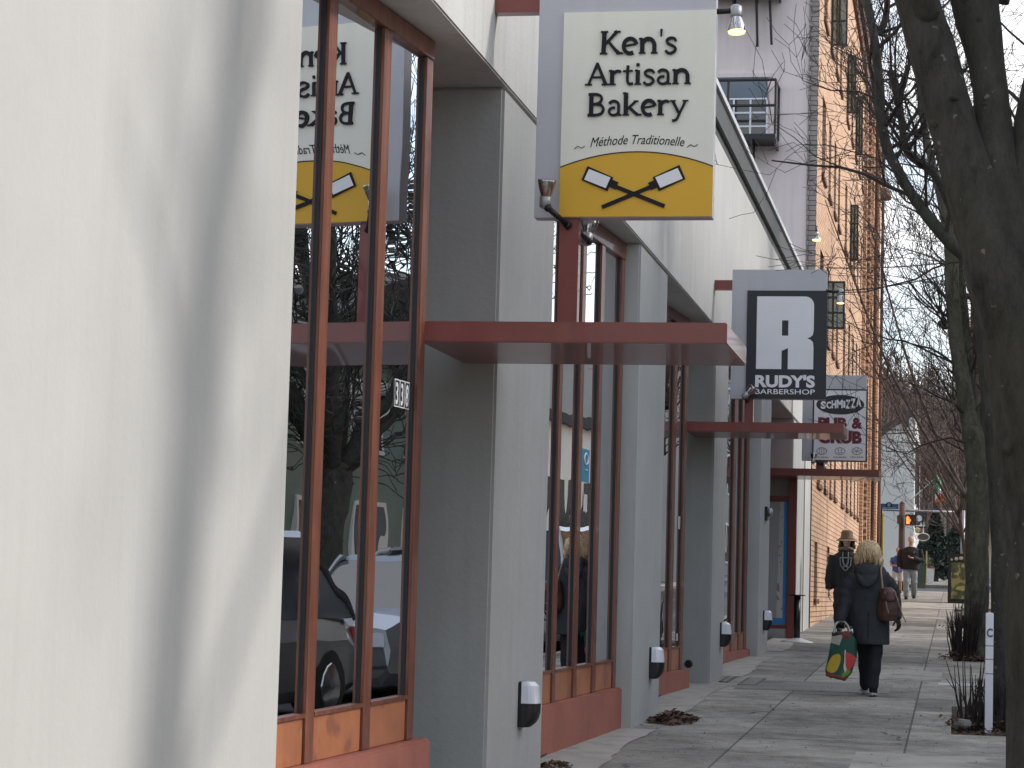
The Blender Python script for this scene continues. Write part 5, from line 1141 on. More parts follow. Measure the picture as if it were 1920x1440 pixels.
# ================================================================= people
M['skin'] = mat('skin', (.46, .28, .21), .55, .06, 30.)
M['coat'] = mat('charcoal_coat_cloth', (.030, .034, .040), .8, .25, 6., .3, 60)
M['blackcloth'] = mat('black_cloth', (.012, .012, .014), .85, .3, 6., .3, 50)
M['denim_dark'] = mat('dark_trousers', (.012, .014, .022), .8, .3, 8., .3, 50)
M['brownleather'] = mat('worn_brown_leather', (.085, .038, .030), .5, .35, 9., .4, 22, spots=(7, .6, (.20, .11, .08), .5))
M['glove'] = mat('black_glove', (.018, .014, .014), .6, .2, 20)
M['sole'] = mat('white_sole', (.45, .45, .43), .6, .1, 20)
def hair_mat(name, c, c2):
    m, nt, b = new_mat(name); L = nt.links.new; tc = N(nt, 'ShaderNodeTexCoord'); mp = N(nt, 'ShaderNodeMapping'); mp.inputs['Scale'].default_value = (60, 60, 6); L(tc.outputs['Object'], mp.inputs[0])
    n = N(nt, 'ShaderNodeTexNoise', Scale=1., Detail=6.); L(mp.outputs[0], n.inputs['Vector']); r = N(nt, 'ShaderNodeValToRGB'); r.color_ramp.elements[0].position = .35; r.color_ramp.elements[1].position = .65
    r.color_ramp.elements[0].color = (*c2, 1); r.color_ramp.elements[1].color = (*c, 1); L(n.outputs['Fac'], r.inputs[0]); L(r.outputs[0], b.inputs['Base Color']); b.inputs['Roughness'].default_value = .45; return m
M['blond'] = hair_mat('wavy_blond_hair', (.78, .60, .37), (.50, .34, .19))
M['brownhair'] = hair_mat('dark_brown_hair', (.06, .032, .022), (.02, .012, .01))
def hand(mb, wrist, d, palm_n, s=1., curl=.6, side=1):
    """palm, four bent fingers of different lengths and a side thumb; d = direction of the fingers"""
    w = V(wrist); d = V(d).normalized(); nrm = V(palm_n).normalized(); nrm = (nrm-d*nrm.dot(d)).normalized(); sd_ = d.cross(nrm)*side
    pal = w+d*.05*s
    mb.ell(pal, (.043*s, .020*s, .052*s), Matrix((sd_, nrm, d)).transposed(), 10, 8)
    for k, ln in enumerate((.072, .080, .074, .058)):
        b = w+d*.088*s+sd_*(.030-.020*k)*s; c1 = b+(d*math.cos(curl)+nrm*math.sin(curl))*ln*.5*s; c2 = c1+(d*math.cos(curl*2)+nrm*math.sin(curl*2))*ln*.32*s; c3 = c2+(d*math.cos(curl*2.8)+nrm*math.sin(curl*2.8))*ln*.24*s
        mb.tube([b-d*.02*s, b, c1, c2, c3], [.0095*s, .0095*s, .0088*s, .008*s, .006*s], 7)
    b = w+d*.03*s+sd_*.036*s; mb.tube([b-sd_*.012*s, b, b+(d*.7+sd_*.55+nrm*.3)*.035*s, b+(d*.9+sd_*.35+nrm*.7)*.062*s], [.013*s, .012*s, .0105*s, .008*s], 7)
def head(mb, c, s=1., yaw=0., pitch=0.):
    """skull, jaw, nose, ears, brow and neck; c = centre of the head; face looks along local -Y turned by yaw"""
    R = Matrix.Rotation(yaw, 3, 'Z') @ Matrix.Rotation(pitch, 3, 'X'); c = V(c); f = lambda x, y, z: c + R @ V((x*s, y*s, z*s))
    mb.ell(f(0, .012, .025), (.076*s, .094*s, .092*s), R, 18, 12); mb.ell(f(0, -.02, -.035), (.060*s, .070*s, .075*s), R, 16, 10); mb.ell(f(0, -.055, -.085), (.033*s, .03*s, .025*s), R, 10, 8)
    mb.ell(f(0, -.094, -.012), (.012*s, .020*s, .024*s), R, 10, 8); mb.ell(f(0, -.083, .022), (.045*s, .014*s, .010*s), R, 10, 8); mb.ell(f(0, -.084, -.056), (.025*s, .012*s, .009*s), R, 10, 6)
    for sx in (-1, 1): mb.ell(f(sx*.077, .012, -.005), (.010*s, .018*s, .030*s), R, 8, 8); mb.ell(f(sx*.036, -.062, -.02), (.024*s, .02*s, .022*s), R, 8, 8)
def face_bits(parent, c, s, yaw, pitch=0.):
    R = Matrix.Rotation(yaw, 3, 'Z') @ Matrix.Rotation(pitch, 3, 'X'); c = V(c); f = lambda x, y, z: c + R @ V((x*s, y*s, z*s))
    q = MB(); 
    for sx in (-1, 1): q.ell(f(sx*.030, -.083, .004), (.012*s, .006*s, .0065*s), R, 10, 6); q.ell(f(sx*.030, -.086, .024), (.018*s, .006*s, .004*s), R, 8, 6)
    q.build('eyes_and_brows', M['brownhair'], parent, smooth=True)
    q = MB(); q.ell(f(0, -.095, -.055), (.022*s, .006*s, .006*s), R, 10, 6); q.build('mouth', mat('lips', (.28, .10, .09), .5), parent, smooth=True)
def ring(c, rx, ry, n=28, wob=0., seed=0, rot=0.):
    c = V(c); out = []
    for j in range(n):
        a = 2*math.pi*j/n; k = 1+wob*noise.noise(V((math.cos(a)*1.6+seed, math.sin(a)*1.6, c.z*2.2+seed))); p = V((rx*k*math.cos(a), ry*k*math.sin(a), 0))
        out.append(c + Matrix.Rotation(rot, 3, 'Z') @ p)
    return out
def shoe(name, parent, heel, d, m, lift=0., s=1., white=True):
    heel = V(heel); d = V(d).normalized(); sdv = d.cross(V((0, 0, 1))).normalized(); upv = sdv.cross(d)
    R = Matrix((sdv, d, upv)).transposed(); f = lambda x, y, z: heel + R @ V((x*s, y*s, z*s))
    q = MB(); q.ell(f(0, .05, .055), (.042*s, .065*s, .05*s), R, 12, 8); q.ell(f(0, .16, .042), (.046*s, .095*s, .036*s), R, 12, 8); q.ell(f(0, .03, .10), (.038*s, .048*s, .035*s), R, 12, 8); q.ell(f(0, .12, .06), (.038*s, .06*s, .035*s), R)
    o = remesh(q, name, m, parent, .009, 3)
    q = MB(); q.loft([[f(.050*math.cos(a)*(1 if math.sin(a) > 0 else .85), .11+.145*math.sin(a), z) for a in [j*math.pi/10 for j in range(20)]] for z in (0, .022)]); q.build('sole', M['sole'] if white else M['black'], o)
    return o
# ---------------- woman walking away
wp = atG(1636, 1306); Yw = wp.y
wx = lambda x, y, dy=0.: at(x, y, Yw+dy)
woman = thing('person', 'person with blond hair walking away in a long charcoal coat, holding a tote bag', 'person', (wp.x, Yw, wp.z))
gz_ = g(Yw)
b = MB()
hc = wx(1629, 1036); shz = wx(1630, 1073).z
head(b, hc, 1.0, math.pi, .05)
b.tube([hc+V((0, .01, -.05)), V((hc.x, Yw, shz+.0))], [.052, .060], 12)
hipz = gz_+.86
b.loft([ring((hc.x+.0, Yw, shz), .12, .07), ring((hc.x+.005, Yw, shz-.08), .17, .10), ring((hc.x+.01, Yw, shz-.30), .15, .11), ring((hc.x+.01, Yw, hipz+.1), .15, .11), ring((hc.x+.01, Yw, hipz-.05), .17, .12)])
hx = hc.x+.015
ra = [V((hx+.075, Yw, hipz)), V((hx+.075, Yw-.01, gz_+.47)), V((hx+.045, Yw-.03, gz_+.11))]     # right leg, near foot
la = [V((hx-.075, Yw, hipz)), V((hx-.06, Yw+.12, gz_+.50)), V((hx-.045, Yw+.30, gz_+.12))]
for l in (ra, la): b.tube(smoothline(l, 4), sm1([.085, .055, .036], 4), 12)
Lsh, Lel, Lwr = V((hc.x-.165, Yw, shz-.05)), wx(1584, 1128, .0), wx(1576, 1160, -.02)
Rsh, Rel, Rwr = V((hc.x+.175, Yw, shz-.05)), wx(1678, 1118, .03), wx(1682, 1158, -.02)
for s_, e_, w_ in ((Lsh, Lel, Lwr), (Rsh, Rel, Rwr)): b.tube(smoothline([s_, e_, w_], 4), sm1([.052, .042, .028], 4), 12)
body = remesh(b, 'body', M['skin'], woman, .013, 3)
q = MB(); dl = (Lwr-Lel).normalized(); hand(q, Lwr-dl*.02, V((-.05, 0, -1)), (0, 1, 0), 1.0, .75, 1); remesh(q, 'left_glove', M['glove'], woman, .0045, 1)
q = MB(); hand(q, Rwr-V((0, 0, -.01)), V((.25, -.1, -1)), (-.6, .3, 0), 1.05, .5, -1); remesh(q, 'right_glove', M['glove'], woman, .0045, 1)
# trousers
q = MB()
for l, w in ((ra, (.095, .072, .058)), (la, (.095, .07, .056))): 
    P_ = smoothline([l[0], l[1], l[2]+V((0, 0, -.03))], 7); rr = sm1(list(w), 7); rr = [r*(1+.09*math.sin(i*2.1)) for i, r in enumerate(rr)]; q.tube(P_, rr, 14)
q.ell((hx, Yw, hipz), (.16, .11, .12)); remesh(q, 'trousers', M['denim_dark'], woman, .012, 2)
shoe('shoe', woman, (ra[2].x, Yw-.06, gz_+.02), (.04, 1, -.05), M['blackcloth'])
shoe('shoe', woman, (la[2].x, Yw+.26, gz_+.03), (-.05, 1, .15), M['blackcloth'])
# coat: flared body, sleeves, hood -> one smooth shell
q = MB(); hemz = wx(1635, 1207).z
cx = lambda xl_, xr_, y: ((wx(xl_, y).x+wx(xr_, y).x)/2, (wx(xr_, y).x-wx(xl_, y).x)/2)
secs = [(1612, 1650, 1062, .085), (1601, 1662, 1070, .115), (1594, 1669, 1082, .135), (1594, 1670, 1105, .15), (1594, 1668, 1130, .15), (1595, 1668, 1150, .155), (1598, 1668, 1175, .165), (1602, 1668, 1200, .175), (1606, 1668, 1208, .175)]
rings = []
for i, (a0, a1, yy_, ry) in enumerate(secs):
    c_, r_ = cx(a0, a1, yy_); rings.append(ring((c_, Yw+.01, wx(1630, yy_).z), r_, ry, 40, .10 if i > 2 else .03, 3))
q.loft(rings)
q.tube(smoothline([Lsh+V((.03, 0, .0)), Lsh.lerp(Lel, .5)+V((-.012, 0, 0)), Lel, Lwr+V((0, 0, -.02))], 6), [r*(1+.06*math.sin(i*1.7)) for i, r in enumerate(sm1([.085, .075, .068, .055], 6))], 16)
q.tube(smoothline([Rsh+V((-.03, 0, 0)), Rsh.lerp(Rel, .5)+V((.015, 0, 0)), Rel, Rwr+V((0, 0, -.015))], 6), [r*(1+.06*math.sin(i*1.9)) for i, r in enumerate(sm1([.085, .072, .064, .052], 6))], 16)
coat = remesh(q, 'coat', M['coat'], woman, .011, 2)
q = MB(); hcx = wx(1627, 1080)
for i in range(13):
    a = math.pi*(1.02+.96*i/12); 
q.ell((hcx.x, Yw-.10, shz+.0), (.125, .085, .10), None, 20, 12); q.ell((hcx.x, Yw-.135, shz-.075), (.105, .055, .075), None, 20, 12); q.ell((hcx.x-.08, Yw-.05, shz+.04), (.07, .08, .06)); q.ell((hcx.x+.08, Yw-.05, shz+.04), (.07, .08, .06))
for v in range(2): q.tube(smoothline([V((hcx.x-.12, Yw-.07, shz+.03)), V((hcx.x-.085, Yw-.165, shz-.06-.03*v)), V((hcx.x, Yw-.19, shz-.115-.03*v)), V((hcx.x+.085, Yw-.165, shz-.06-.03*v)), V((hcx.x+.12, Yw-.07, shz+.03))], 6), .018, 8)
remesh(q, 'hood', M['coat'], woman, .010, 2)
q = MB()  # seams
zt_ = shz-.16; pts = [V((hc.x+.004, Yw+.01-.155-.0*k, zt_-k*.08)) for k in range(8)]
for x_ in (-.004,): q.tube([V((hc.x+.01, Yw-.158-.003*k, shz-.42-k*.06)) for k in range(6)], .004, 5)
q.build('coat_seam', M['blackcloth'], coat)
# hair: base mass and many strands
q = MB(); Rg = random.Random(12)
for c_, r_ in (((0, 0, .035), (.103, .110, .094)), ((-.055, -.02, -.01), (.075, .09, .11)), ((.06, -.02, -.01), (.075, .09, .115)), ((-.105, -.02, -.075), (.05, .06, .055)), ((.115, -.02, -.085), (.05, .06, .06)), ((0, -.05, -.02), (.08, .07, .08))): q.ell(hc+V(c_), r_, None, 18, 12)
hair = remesh(q, 'hair', M['blond'], woman, .010, 3)
q = MB()
for k in range(1100):
    a = Rg.uniform(0, 2*math.pi); el_ = Rg.uniform(.05, 1.35); d0 = V((math.cos(a)*math.sin(el_), math.sin(a)*math.sin(el_), math.cos(el_)))
    if d0.y > .75: continue
    p = hc+V((d0.x*.108, d0.y*.112-.005, .035+d0.z*.098)); out = V((d0.x, d0.y, 0)).normalized() if V((d0.x, d0.y)).length > .05 else V((0, -1, 0))
    fl_ = Rg.uniform(.01, .055); ln = Rg.uniform(.12, .24)*(1.0 if abs(out.x) > .45 else .72); ph = Rg.uniform(0, 6); pts = [p]
    for s_ in range(1, 8):
        u = s_/7; w_ = .011*math.sin(ph+u*6.5); flare = fl_*u*u*(1 if u < .72 else .35)
        pts.append(p+out*(flare*.9+.004)+V((w_*1.0+out.x*.028*u, w_*.6, -ln*(u**1.2)*(.5+.6*el_/1.35))))
    q.tube(pts, [.0055, .006, .006, .0055, .005, .004, .003, .0015], 4, cap=False)
q.build('hair_strands', M['blond'], hair, smooth=True, recalc=False)
# brown leather bag on the right shoulder
bag = thing('shoulder_bag', 'worn brown leather bag hanging from the right shoulder of the blond person', 'bag', wx(1668, 1130, -.14))
q = MB(); rb = []
for (x0, x1, yy_, ry, dx) in ((1656, 1672, 1101, .03, 0), (1652, 1678, 1108, .06, 0), (1650, 1684, 1122, .085, 0), (1648, 1688, 1138, .09, 0), (1647, 1687, 1152, .085, 0), (1652, 1680, 1164, .06, 0)):
    c_, r_ = cx(x0, x1, yy_); rb.append(ring((c_, Yw-.16, wx(1660, yy_).z), r_, ry, 24, .28, 9))
q.loft(rb); bb = remesh(q, 'bag_body', M['brownleather'], bag, .009, 2)
q = MB(); q.loft([ring((wx(1668, y_).x, Yw-.175, wx(1668, y_).z), r_, ry_, 20, .2, 4) for y_, r_, ry_ in ((1104, .05, .055), (1110, .085, .09), (1122, .10, .098), (1128, .09, .095))]); remesh(q, 'bag_flap', M['brownleather'], bag, .009, 2)
strapm = mat('tan_strap_leather', (.30, .20, .13), .6, .2, 9)
q = MB(); q.tube(smoothline([wx(1655, 1104, -.2), wx(1653, 1082, -.17), wx(1652, 1066, -.10), wx(1655, 1063, .0), wx(1662, 1075, .10), wx(1668, 1104, .0)], 6), .011, 6); q.build('bag_strap', strapm, bag, smooth=True)
q = MB(); q.tube(smoothline([wx(1672, 1105, -.22), wx(1679, 1115, -.24), wx(1685, 1130, -.24), wx(1688, 1142, -.22)], 5), .008, 5); q.tube(smoothline([wx(1688, 1140, -.2), wx(1692, 1153, -.2), wx(1699, 1167, -.2)], 4), .007, 5); q.tube(smoothline([wx(1660, 1110, -.25), wx(1662, 1135, -.26), wx(1666, 1150, -.25)], 4), .009, 5); q.build('bag_thong', strapm, bb, smooth=True)
# tote bag
tote = thing('tote_bag', 'colourful shopping tote with fruit print carried in the left hand of the blond person', 'bag', wx(1578, 1270))
tq = MB(); tr = []
for (xl_, xr_, y_) in ((1561, 1597, 1183), (1558, 1607, 1203), (1553, 1606, 1232), (1548, 1597, 1262), (1549, 1585, 1276)):
    c0, c1 = wx(xl_, y_+(2 if y_ < 1250 else -8), -.02), wx(xr_, y_, -.02)
    for_ = []
    for k in range(9): p = c0.lerp(c1, k/8); for_.append(p+V((0, -.055-.03*math.sin(math.pi*k/8), .006*math.sin(k*2+y_))))
    for k in range(8, -1, -1): p = c0.lerp(c1, k/8); for_.append(p+V((0, .055+.03*math.sin(math.pi*k/8), 0)))
    tr.append(for_)
def tote_mat():
    m, nt, b = new_mat('tote_print'); b.inputs['Roughness'].default_value = .55
    L = nt.links.new; tc = N(nt, 'ShaderNodeTexCoord'); v = N(nt, 'ShaderNodeTexNoise', Scale=5.5, Detail=1.); L(tc.outputs['Object'], v.inputs['Vector'])
    r = N(nt, 'ShaderNodeValToRGB'); r.color_ramp.interpolation = 'CONSTANT'; e = r.color_ramp.elements; e[0].color = (.012, .075, .05, 1); e[1].position = .58; e[1].color = (.02, .13, .085, 1); k = e.new(.70); k.color = (.16, .22, .12, 1)
    L(v.outputs['Fac'], r.inputs[0]); L(r.outputs[0], b.inputs['Base Color']); return m
tb = MB()
n_ = len(tr[0]); smr = []
for i in range(len(tr)-1):
    for k in range(4): smr.append([tr[i][j].lerp(tr[i+1][j], k/4) for j in range(n_)])
smr.append(tr[-1]); tb.loft(smr)
tb_o = tb.build('tote_body', tote_mat(), tote, smooth=True)
def tpt(u, v, off=.004):   # point on the near face of the tote: u across 0..1, v down 0..1
    a_ = u*8; j = min(int(a_), 7); f = a_-j; b_ = v*(len(smr)-1); i = min(int(b_), len(smr)-2); h_ = b_-i
    p0 = smr[i][j].lerp(smr[i][j+1], f); p1 = smr[i+1][j].lerp(smr[i+1][j+1], f); return p0.lerp(p1, h_)+V((0, -off, 0))
def patch(pts, m, name, off=.004, rnd_=True):
    # fine fan of small quads so that the print follows the bag
    q = MB(); pp_ = [V((p[0], p[1], 0)) for p in pts]; nn = len(pp_)
    if rnd_: pts = [tuple(.5*((2*pp_[i])+(pp_[(i+1)%nn]-pp_[i-1])*t+(2*pp_[i-1]-5*pp_[i]+4*pp_[(i+1)%nn]-pp_[(i+2)%nn])*t*t+(3*pp_[i]-pp_[i-1]-3*pp_[(i+1)%nn]+pp_[(i+2)%nn])*t**3))[:2] for i in range(nn) for t in (0, .25, .5, .75)]; pts = [(min(1, max(0, a)), min(1, max(0, b))) for a, b in pts]
    cu = sum(p[0] for p in pts)/len(pts); cv = sum(p[1] for p in pts)/len(pts)
    for k in range(len(pts)):
        a_, b_ = pts[k], pts[(k+1) % len(pts)]
        for s in range(5):
            f0, f1 = s/5, (s+1)/5
            q.add([tpt(cu+(p[0]-cu)*f, cv+(p[1]-cv)*f, off) for p, f in ((a_, f0), (b_, f0), (b_, f1), (a_, f1))], [(0, 1, 2, 3)])
    q.build(name, m, tb_o, recalc=False)
tm = lambda n, c: mat(n, c, .5, .12, 14)
patch([(0, .02), (.0, .25), (.35, .30), (.62, .02)], tm('print_cream', (.42, .42, .33)), 'cream_print', .004, False)
patch([(.0, 0), (.0, .10), (1, .12), (1, 0)], tm('print_black', (.02, .02, .02)), 'dark_band', .006, False)
patch([(.48, .0), (.50, .16), (.85, .17), (.88, .0)], tm('print_maroon', (.16, .02, .02)), 'maroon_panel', .009, False)
patch([(.05, .62), (.16, .46), (.38, .44), (.48, .55), (.44, .74), (.25, .84), (.06, .80)], tm('print_mango', (.52, .36, .03)), 'mango_print')
patch([(.0, .86), (.0, 1.), (1, 1.), (.95, .86), (.5, .90)], tm('print_redbase', (.28, .03, .02)), 'red_base_print', .004, False)
patch([(.62, .42), (.98, .50), (.98, .62), (.86, .72), (.70, .62)], tm('print_melon', (.60, .05, .05)), 'melon_print', .007)
patch([(.57, .40), (.62, .40), (.70, .62), (.86, .73), (.84, .77), (.66, .68)], tm('print_rind', (.6, .62, .5)), 'rind_print', .006)
patch([(.68, .80), (.80, .70), (.93, .72), (.92, .84), (.78, .92)], tm('print_lime', (.16, .30, .05)), 'lime_print', .006)
q = MB()
for (ua, ub) in ((.12, .55), (.45, .92)):
    pass
for dy, off in ((-.07, 0), (.06, .02)):
    q.tube(smoothline([tpt(.10, .02)+V((0, dy+.07, 0)), wx(1566, 1172, dy), wx(1574, 1165, -.03), wx(1583, 1166, -.03), wx(1590, 1174, dy), tpt(.9, .02)+V((0, dy+.07, 0))], 6), .012, 6)
q.build('tote_handle', mat('grey_white_handle', (.40, .42, .42), .6, .5, 14), tote, smooth=True)

# ---------------- man in bucket hat
mp_ = atG(1577, 1186); Ym = 43.0; mx_ = lambda x, y, d=0.: at(x, y, Ym+d); gm_ = g(Ym)
man = thing('person', 'person in a tan bucket hat and black printed hoodie walking toward the camera', 'person', (mx_(1583, 1180).x, Ym, gm_))
hc2 = mx_(1588, 1014); sz = mx_(1588, 1036).z; X0 = mx_(1586, 1060).x
b = MB(); head(b, hc2, 1.08, .0, -.05); b.tube([hc2+V((0, .01, -.06)), V((hc2.x, Ym, sz))], [.055, .065], 12)
b.loft([ring((X0, Ym, sz), .14, .08), ring((X0, Ym, sz-.1), .19, .11), ring((X0, Ym, sz-.35), .17, .11), ring((X0, Ym, gm_+.85), .17, .12)])
lg = [[V((X0-.09, Ym, gm_+.9)), V((X0-.10, Ym-.12, gm_+.50)), V((X0-.09, Ym-.15, gm_+.08))], [V((X0+.09, Ym, gm_+.9)), V((X0+.09, Ym+.05, gm_+.50)), V((X0+.08, Ym+.22, gm_+.12))]]
for l in lg: b.tube(smoothline(l, 4), sm1([.09, .06, .04], 4), 10)
ls, le, lw = V((X0-.20, Ym, sz-.06)), mx_(1556, 1078), mx_(1554, 1108, -.05); rs, re, rw = V((X0+.20, Ym, sz-.06)), V((X0+.27, Ym+.05, sz-.38)), V((X0+.26, Ym+.12, sz-.62))
for a_ in ((ls, le, lw), (rs, re, rw)): b.tube(smoothline(a_, 4), sm1([.055, .045, .03], 4), 10)
remesh(b, 'body', M['skin'], man, .016, 2); face_bits(man, hc2, 1.08, 0, -.05)
q = MB(); hand(q, lw, (.0, -.05, -1), (1, 0, 0), 1.15, .35, 1); remesh(q, 'left_hand', M['skin'], man, .007, 1)
q = MB(); hand(q, rw, (.0, .1, -1), (-1, 0, 0), 1.15, .35, -1); remesh(q, 'right_hand', M['skin'], man, .007, 1)
q = MB(); q.loft([ring((X0, Ym, sz+.03), .10, .09), ring((X0, Ym, sz-.03), .20, .12), ring((X0, Ym, sz-.12), .235, .15), ring((X0, Ym, sz-.35), .225, .15, 28, .1), ring((X0, Ym, sz-.62), .215, .15, 28, .12), ring((X0, Ym, sz-.68), .205, .145)])
for a_ in ((ls, le, lw), (rs, re, rw)): q.tube(smoothline([a_[0], a_[1], a_[2]+V((0, 0, .03))], 6), [r*(1+.07*math.sin(i*1.8)) for i, r in enumerate(sm1([.10, .088, .06], 6))], 14)
hd = remesh(q, 'hoodie', M['blackcloth'], man, .014, 2)
q = MB(); q.tube([V((X0+.115*math.cos(a), Ym+.01+.10*math.sin(a), sz+.045-.03*math.sin(a))) for a in [k*math.pi/10 for k in range(21)]], .035, 8); q.build('hood_lining', mat('grey_beige_hood', (.14, .11, .095), .8), man, smooth=True)
q = MB(); f = lambda u, v: V((X0+u, Ym-.155, sz-.14+v))
q.tube([f(-.10, .04), f(-.09, -.09), f(-.03, -.17), f(0, -.19), f(.03, -.17), f(.09, -.09), f(.10, .04), f(-.10, .04)], .009, 4)
for u in (-.05, .05): q.tube([f(u, .02), f(u*.8, -.05), f(u*.3, -.10)], .014, 4)
q.tube([f(-.04, -.13), f(.0, -.10), f(.04, -.13)], .012, 4); q.build('chest_print', mat('grey_print', (.20, .22, .24), .7), hd)
q = MB()
for u in (-.05, .045): q.tube([V((X0+u, Ym-.12, sz+.01)), V((X0+u*1.05, Ym-.165, sz-.06)), V((X0+u, Ym-.165, sz-.17))], .008, 5)
q.build('drawstring', mat('grey_cord', (.22, .21, .2), .8), hd)
q = MB()
for l in lg: q.tube(smoothline([l[0], l[1], l[2]], 6), [r*(1+.1*math.sin(i*2.3)) for i, r in enumerate(sm1([.125, .115, .095], 6))], 14)
q.ell((X0, Ym, gm_+.92), (.19, .13, .12)); remesh(q, 'trousers', M['blackcloth'], man, .014, 2)
for l in lg: shoe('shoe', man, (l[2].x, l[2].y+.08, gm_+.01+(.04 if l is lg[1] else 0)), (0, -1, 0), M['blackcloth'], s=1.1)
q = MB(); z_ = hc2.z+.072; q.lathe((hc2.x, Ym+.01, z_-.035), [(.185, -.035), (.19, -.03), (.115, .025), (.105, .12), (.085, .15), (.01, .16)], 26); q.build('hat', mat('tan_hat', (.15, .09, .048), .8, .15, 12), man, smooth=True)
q = MB(); q.tube([V((hc2.x+.187*math.cos(a), Ym+.01+.187*math.sin(a), z_-.068)) for a in [k*math.pi/12 for k in range(25)]], .011, 6); q.build('hat_brim_edge', mat('pale_hat_band', (.42, .33, .21), .8), man, smooth=True)
q = MB()
for sx in (-1, 1): q.ell(hc2+V((sx*.108, .03, -.035)), (.038, .06, .10)); q.ell(hc2+V((sx*.118, .03, -.10)), (.045, .055, .06))
q.ell(hc2+V((0, .06, -.02)), (.12, .07, .13)); remesh(q, 'hair', M['brownhair'], man, .013, 2)

# ---------------- man in black jacket, far, and person in blue shirt
def walker(label, px, Yp, head_y, jacket, legs, skin_m, hair, build=1., shorts=False, cap=None, yaw=0., hold=False, cuffs=None):
    f = lambda x, y, d=0.: at(x, y, Yp+d); gp = g(Yp); hd_top = f(px, head_y).z; Ht = hd_top-gp; X = f(px, head_y).x; s = Ht/1.78
    t = thing('person', label, 'person', (X, Yp, gp)); b = MB(); hc_ = V((X, Yp, hd_top-.12*s)); sz = gp+1.46*s
    head(b, hc_, s, yaw); b.tube([hc_+V((0, .01, -.06*s)), V((X, Yp, sz))], [.055*s, .065*s], 10)
    w = build
    b.loft([ring((X, Yp, sz), .13*s*w, .08*s), ring((X, Yp, sz-.1*s), .19*s*w, .11*s*w), ring((X, Yp, gp+1.1*s), .17*s*w, .12*s*w), ring((X, Yp, gp+.88*s), .17*s*w, .12*s*w)])
    lg = [[V((X-.09*s, Yp, gp+.9*s)), V((X-.11*s, Yp-.14*s, gp+.5*s)), V((X-.11*s, Yp-.10*s, gp+.08*s))], [V((X+.09*s, Yp, gp+.9*s)), V((X+.10*s, Yp-.02, gp+.5*s)), V((X+.10*s, Yp+.22*s, gp+.12*s))]]
    for l in lg: b.tube(smoothline(l, 4), sm1([.09*s, .06*s, .04*s], 4), 10)
    if hold: arms = [(V((X-.2*s*w, Yp, sz-.06*s)), V((X-.27*s*w, Yp-.05, sz-.32*s)), V((X-.05*s, Yp-.24*s, sz-.36*s))), (V((X+.2*s*w, Yp, sz-.06*s)), V((X+.28*s*w, Yp-.02, sz-.32*s)), V((X+.05*s, Yp-.24*s, sz-.38*s)))]
    else: arms = [(V((X-.2*s*w, Yp, sz-.06*s)), V((X-.27*s*w, Yp, sz-.34*s)), V((X-.26*s*w, Yp-.08, sz-.58*s))), (V((X+.2*s*w, Yp, sz-.06*s)), V((X+.25*s*w, Yp-.03, sz-.34*s)), V((X+.06*s, Yp-.25*s, sz-.30*s)))]
    for a_ in arms: b.tube(smoothline(a_, 4), sm1([.055*s, .045*s, .03*s], 4), 10); hand(b, a_[2], (a_[2]-a_[1]), (0, 0, 1) if abs((a_[2]-a_[1]).normalized().z) < .7 else (1, 0, 0), s*1.1, .5)
    remesh(b, 'body', skin_m, t, .016, 1); face_bits(t, hc_, s, yaw)
    q = MB(); q.loft([ring((X, Yp, sz+.02*s), .10*s, .08*s), ring((X, Yp, sz-.04*s), .19*s*w, .11*s), ring((X, Yp, sz-.14*s), .225*s*w, .145*s*w), ring((X, Yp, sz-.36*s), .215*s*w, .15*s*w, 28, .1), ring((X, Yp, sz-.62*s), .215*s*w, .155*s*w, 28, .1)])
    for a_ in arms:
        e_ = a_[2] if not shorts else a_[1]; pts = [a_[0], a_[1], a_[2].lerp(a_[1], .08)] if not shorts else [a_[0], a_[0].lerp(a_[1], .5), a_[1].lerp(a_[0], .25)]
        q.tube(smoothline(pts, 5), sm1([.088*s, .074*s, .056*s] if not shorts else [.085*s, .075*s, .07*s], 5), 12)
    jk = remesh(q, 'jacket' if not shorts else 'shirt', jacket, t, .015, 2)
    q = MB()
    for l in lg:
        if shorts: q.tube([l[0], l[0].lerp(l[1], .5), l[1].lerp(l[0], .02)], [.11*s, .115*s, .11*s], 14)
        else: q.tube(smoothline([l[0], l[1], l[2]], 6), [r*(1+.08*math.sin(i*2.3)) for i, r in enumerate(sm1([.115*s, .092*s, .075*s], 6))], 14)
    q.ell((X, Yp, gp+.9*s), (.18*s*w, .13*s*w, .11*s)); remesh(q, 'shorts' if shorts else 'trousers', legs, t, .015, 2)
    for i, l in enumerate(lg): shoe('shoe', t, (l[2].x, l[2].y+.08, gp+.01+.03*i), (0, -1, 0), M['blackcloth'], s=s*1.1, white=shorts)
    q = MB(); q.ell(hc_+V((0, .03*s, .035*s)), (.083*s, .088*s, .088*s)); q.build('cap' if cap else 'hair', cap or hair, t, smooth=True)
    return t, jk, X, sz, s
tw_, jk, X, sz, s = walker('person in black jacket and pale jeans on the far pavement', 1708, 69.5, 1005, M['blackcloth'], mat('pale_grey_jeans', (.24, .28, .30), .8, .15, 6., .2, 30), M['skin'], mat('cropped_grey_hair', (.34, .28, .25), .8), 1.2)
q = MB(); q.ell((X+.10, 69.5-.185*1.2, sz-.15), (.03, .006, .035)); q.build('chest_badge', mat('dull_badge', (.12, .12, .13), .6), jk)
walker('person in a blue shirt and white shorts beside the black-jacketed walker', 1684, 75.5, 1027, mat('blue_shirt', (.055, .10, .32), .8, .2, 7), mat('white_shorts', (.48, .45, .43), .8, .1, 6), M['skin'], M['brownhair'], .95, True, M['blackcloth'], hold=True)
f_ = atG(1768, 1082)
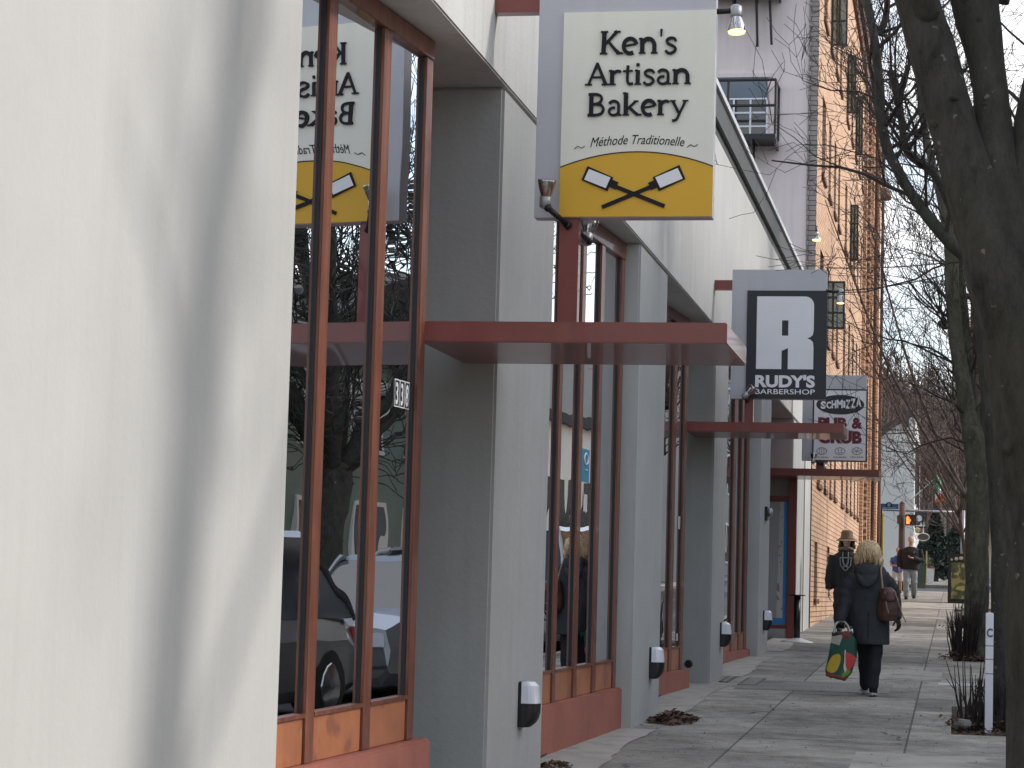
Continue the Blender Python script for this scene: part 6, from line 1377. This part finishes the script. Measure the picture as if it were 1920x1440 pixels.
walker('tiny distant person in blue trousers far along the pavement', 1768, 128, 1053.5, mat('green_top', (.16, .24, .16), .8), mat('blue_trousers', (.05, .10, .20), .8), M['skin'], M['brownhair'], 1.)
# ================================================================= camera, sky, sun
cam = bpy.data.cameras.new('camera'); co = bpy.data.objects.new('camera', cam); C.objects.link(co); S.camera = co
cam.sensor_width = 36; cam.lens = FPX/1920*36; cam.clip_end = 3000; cam.clip_start = .1
mw = Matrix((( RX.x, UP.x, -FW.x, 0), (RX.y, UP.y, -FW.y, 0), (RX.z, UP.z, -FW.z, 0), (0, 0, 0, 1))); co.matrix_world = mw
AZ, EL = rad(72), rad(34)      # azimuth measured from +Y towards +X
sd = V((math.sin(AZ)*math.cos(EL), math.cos(AZ)*math.cos(EL), math.sin(EL)))
sun = bpy.data.lights.new('sun', 'SUN'); sun.energy = 1.65; sun.angle = rad(5.5); sun.color = (1, .95, .90)
so_ = bpy.data.objects.new('sun', sun); C.objects.link(so_); so_.rotation_euler = sd.to_track_quat('Z', 'Y').to_euler()
w = bpy.data.worlds.new('World'); S.world = w; w.use_nodes = True; nt = w.node_tree; nt.nodes.clear(); L = nt.links.new
o = nt.nodes.new('ShaderNodeOutputWorld'); bg = nt.nodes.new('ShaderNodeBackground'); bg.inputs['Strength'].default_value = .15
sk = nt.nodes.new('ShaderNodeTexSky'); sk.sky_type = 'NISHITA'; sk.sun_disc = False; sk.sun_elevation = EL; sk.sun_rotation = AZ; sk.air_density = 1.0; sk.dust_density = 1.5
tc = nt.nodes.new('ShaderNodeTexCoord'); mp = nt.nodes.new('ShaderNodeMapping'); mp.inputs['Scale'].default_value = (1, 1, 2.2); L(tc.outputs['Generated'], mp.inputs[0])
n = N(nt, 'ShaderNodeTexNoise', Scale=4.5, Detail=10., Roughness=.55); L(mp.outputs[0], n.inputs['Vector'])
r = N(nt, 'ShaderNodeValToRGB'); r.color_ramp.elements[0].position = .42; r.color_ramp.elements[1].position = .60; L(n.outputs['Fac'], r.inputs[0])
n2 = N(nt, 'ShaderNodeTexNoise', Scale=9., Detail=6., Roughness=.5); L(mp.outputs[0], n2.inputs['Vector'])
r2 = N(nt, 'ShaderNodeValToRGB'); r2.color_ramp.elements[0].position = .3; r2.color_ramp.elements[1].position = .7; r2.color_ramp.elements[0].color = (5.0, 5.1, 5.4, 1); r2.color_ramp.elements[1].color = (7.1, 7.05, 6.95, 1); L(n2.outputs['Fac'], r2.inputs[0])
mx = N(nt, 'ShaderNodeMixRGB'); L(r.outputs[0], mx.inputs[0]); L(sk.outputs[0], mx.inputs[1]); L(r2.outputs[0], mx.inputs[2])
L(mx.outputs[0], bg.inputs['Color']); L(bg.outputs[0], o.inputs[0])
S.view_settings.view_transform = 'Standard'; S.view_settings.look = 'None'; S.view_settings.gamma = 1; S.view_settings.exposure = .75
S.render.resolution_x = 1024; S.render.resolution_y = 768
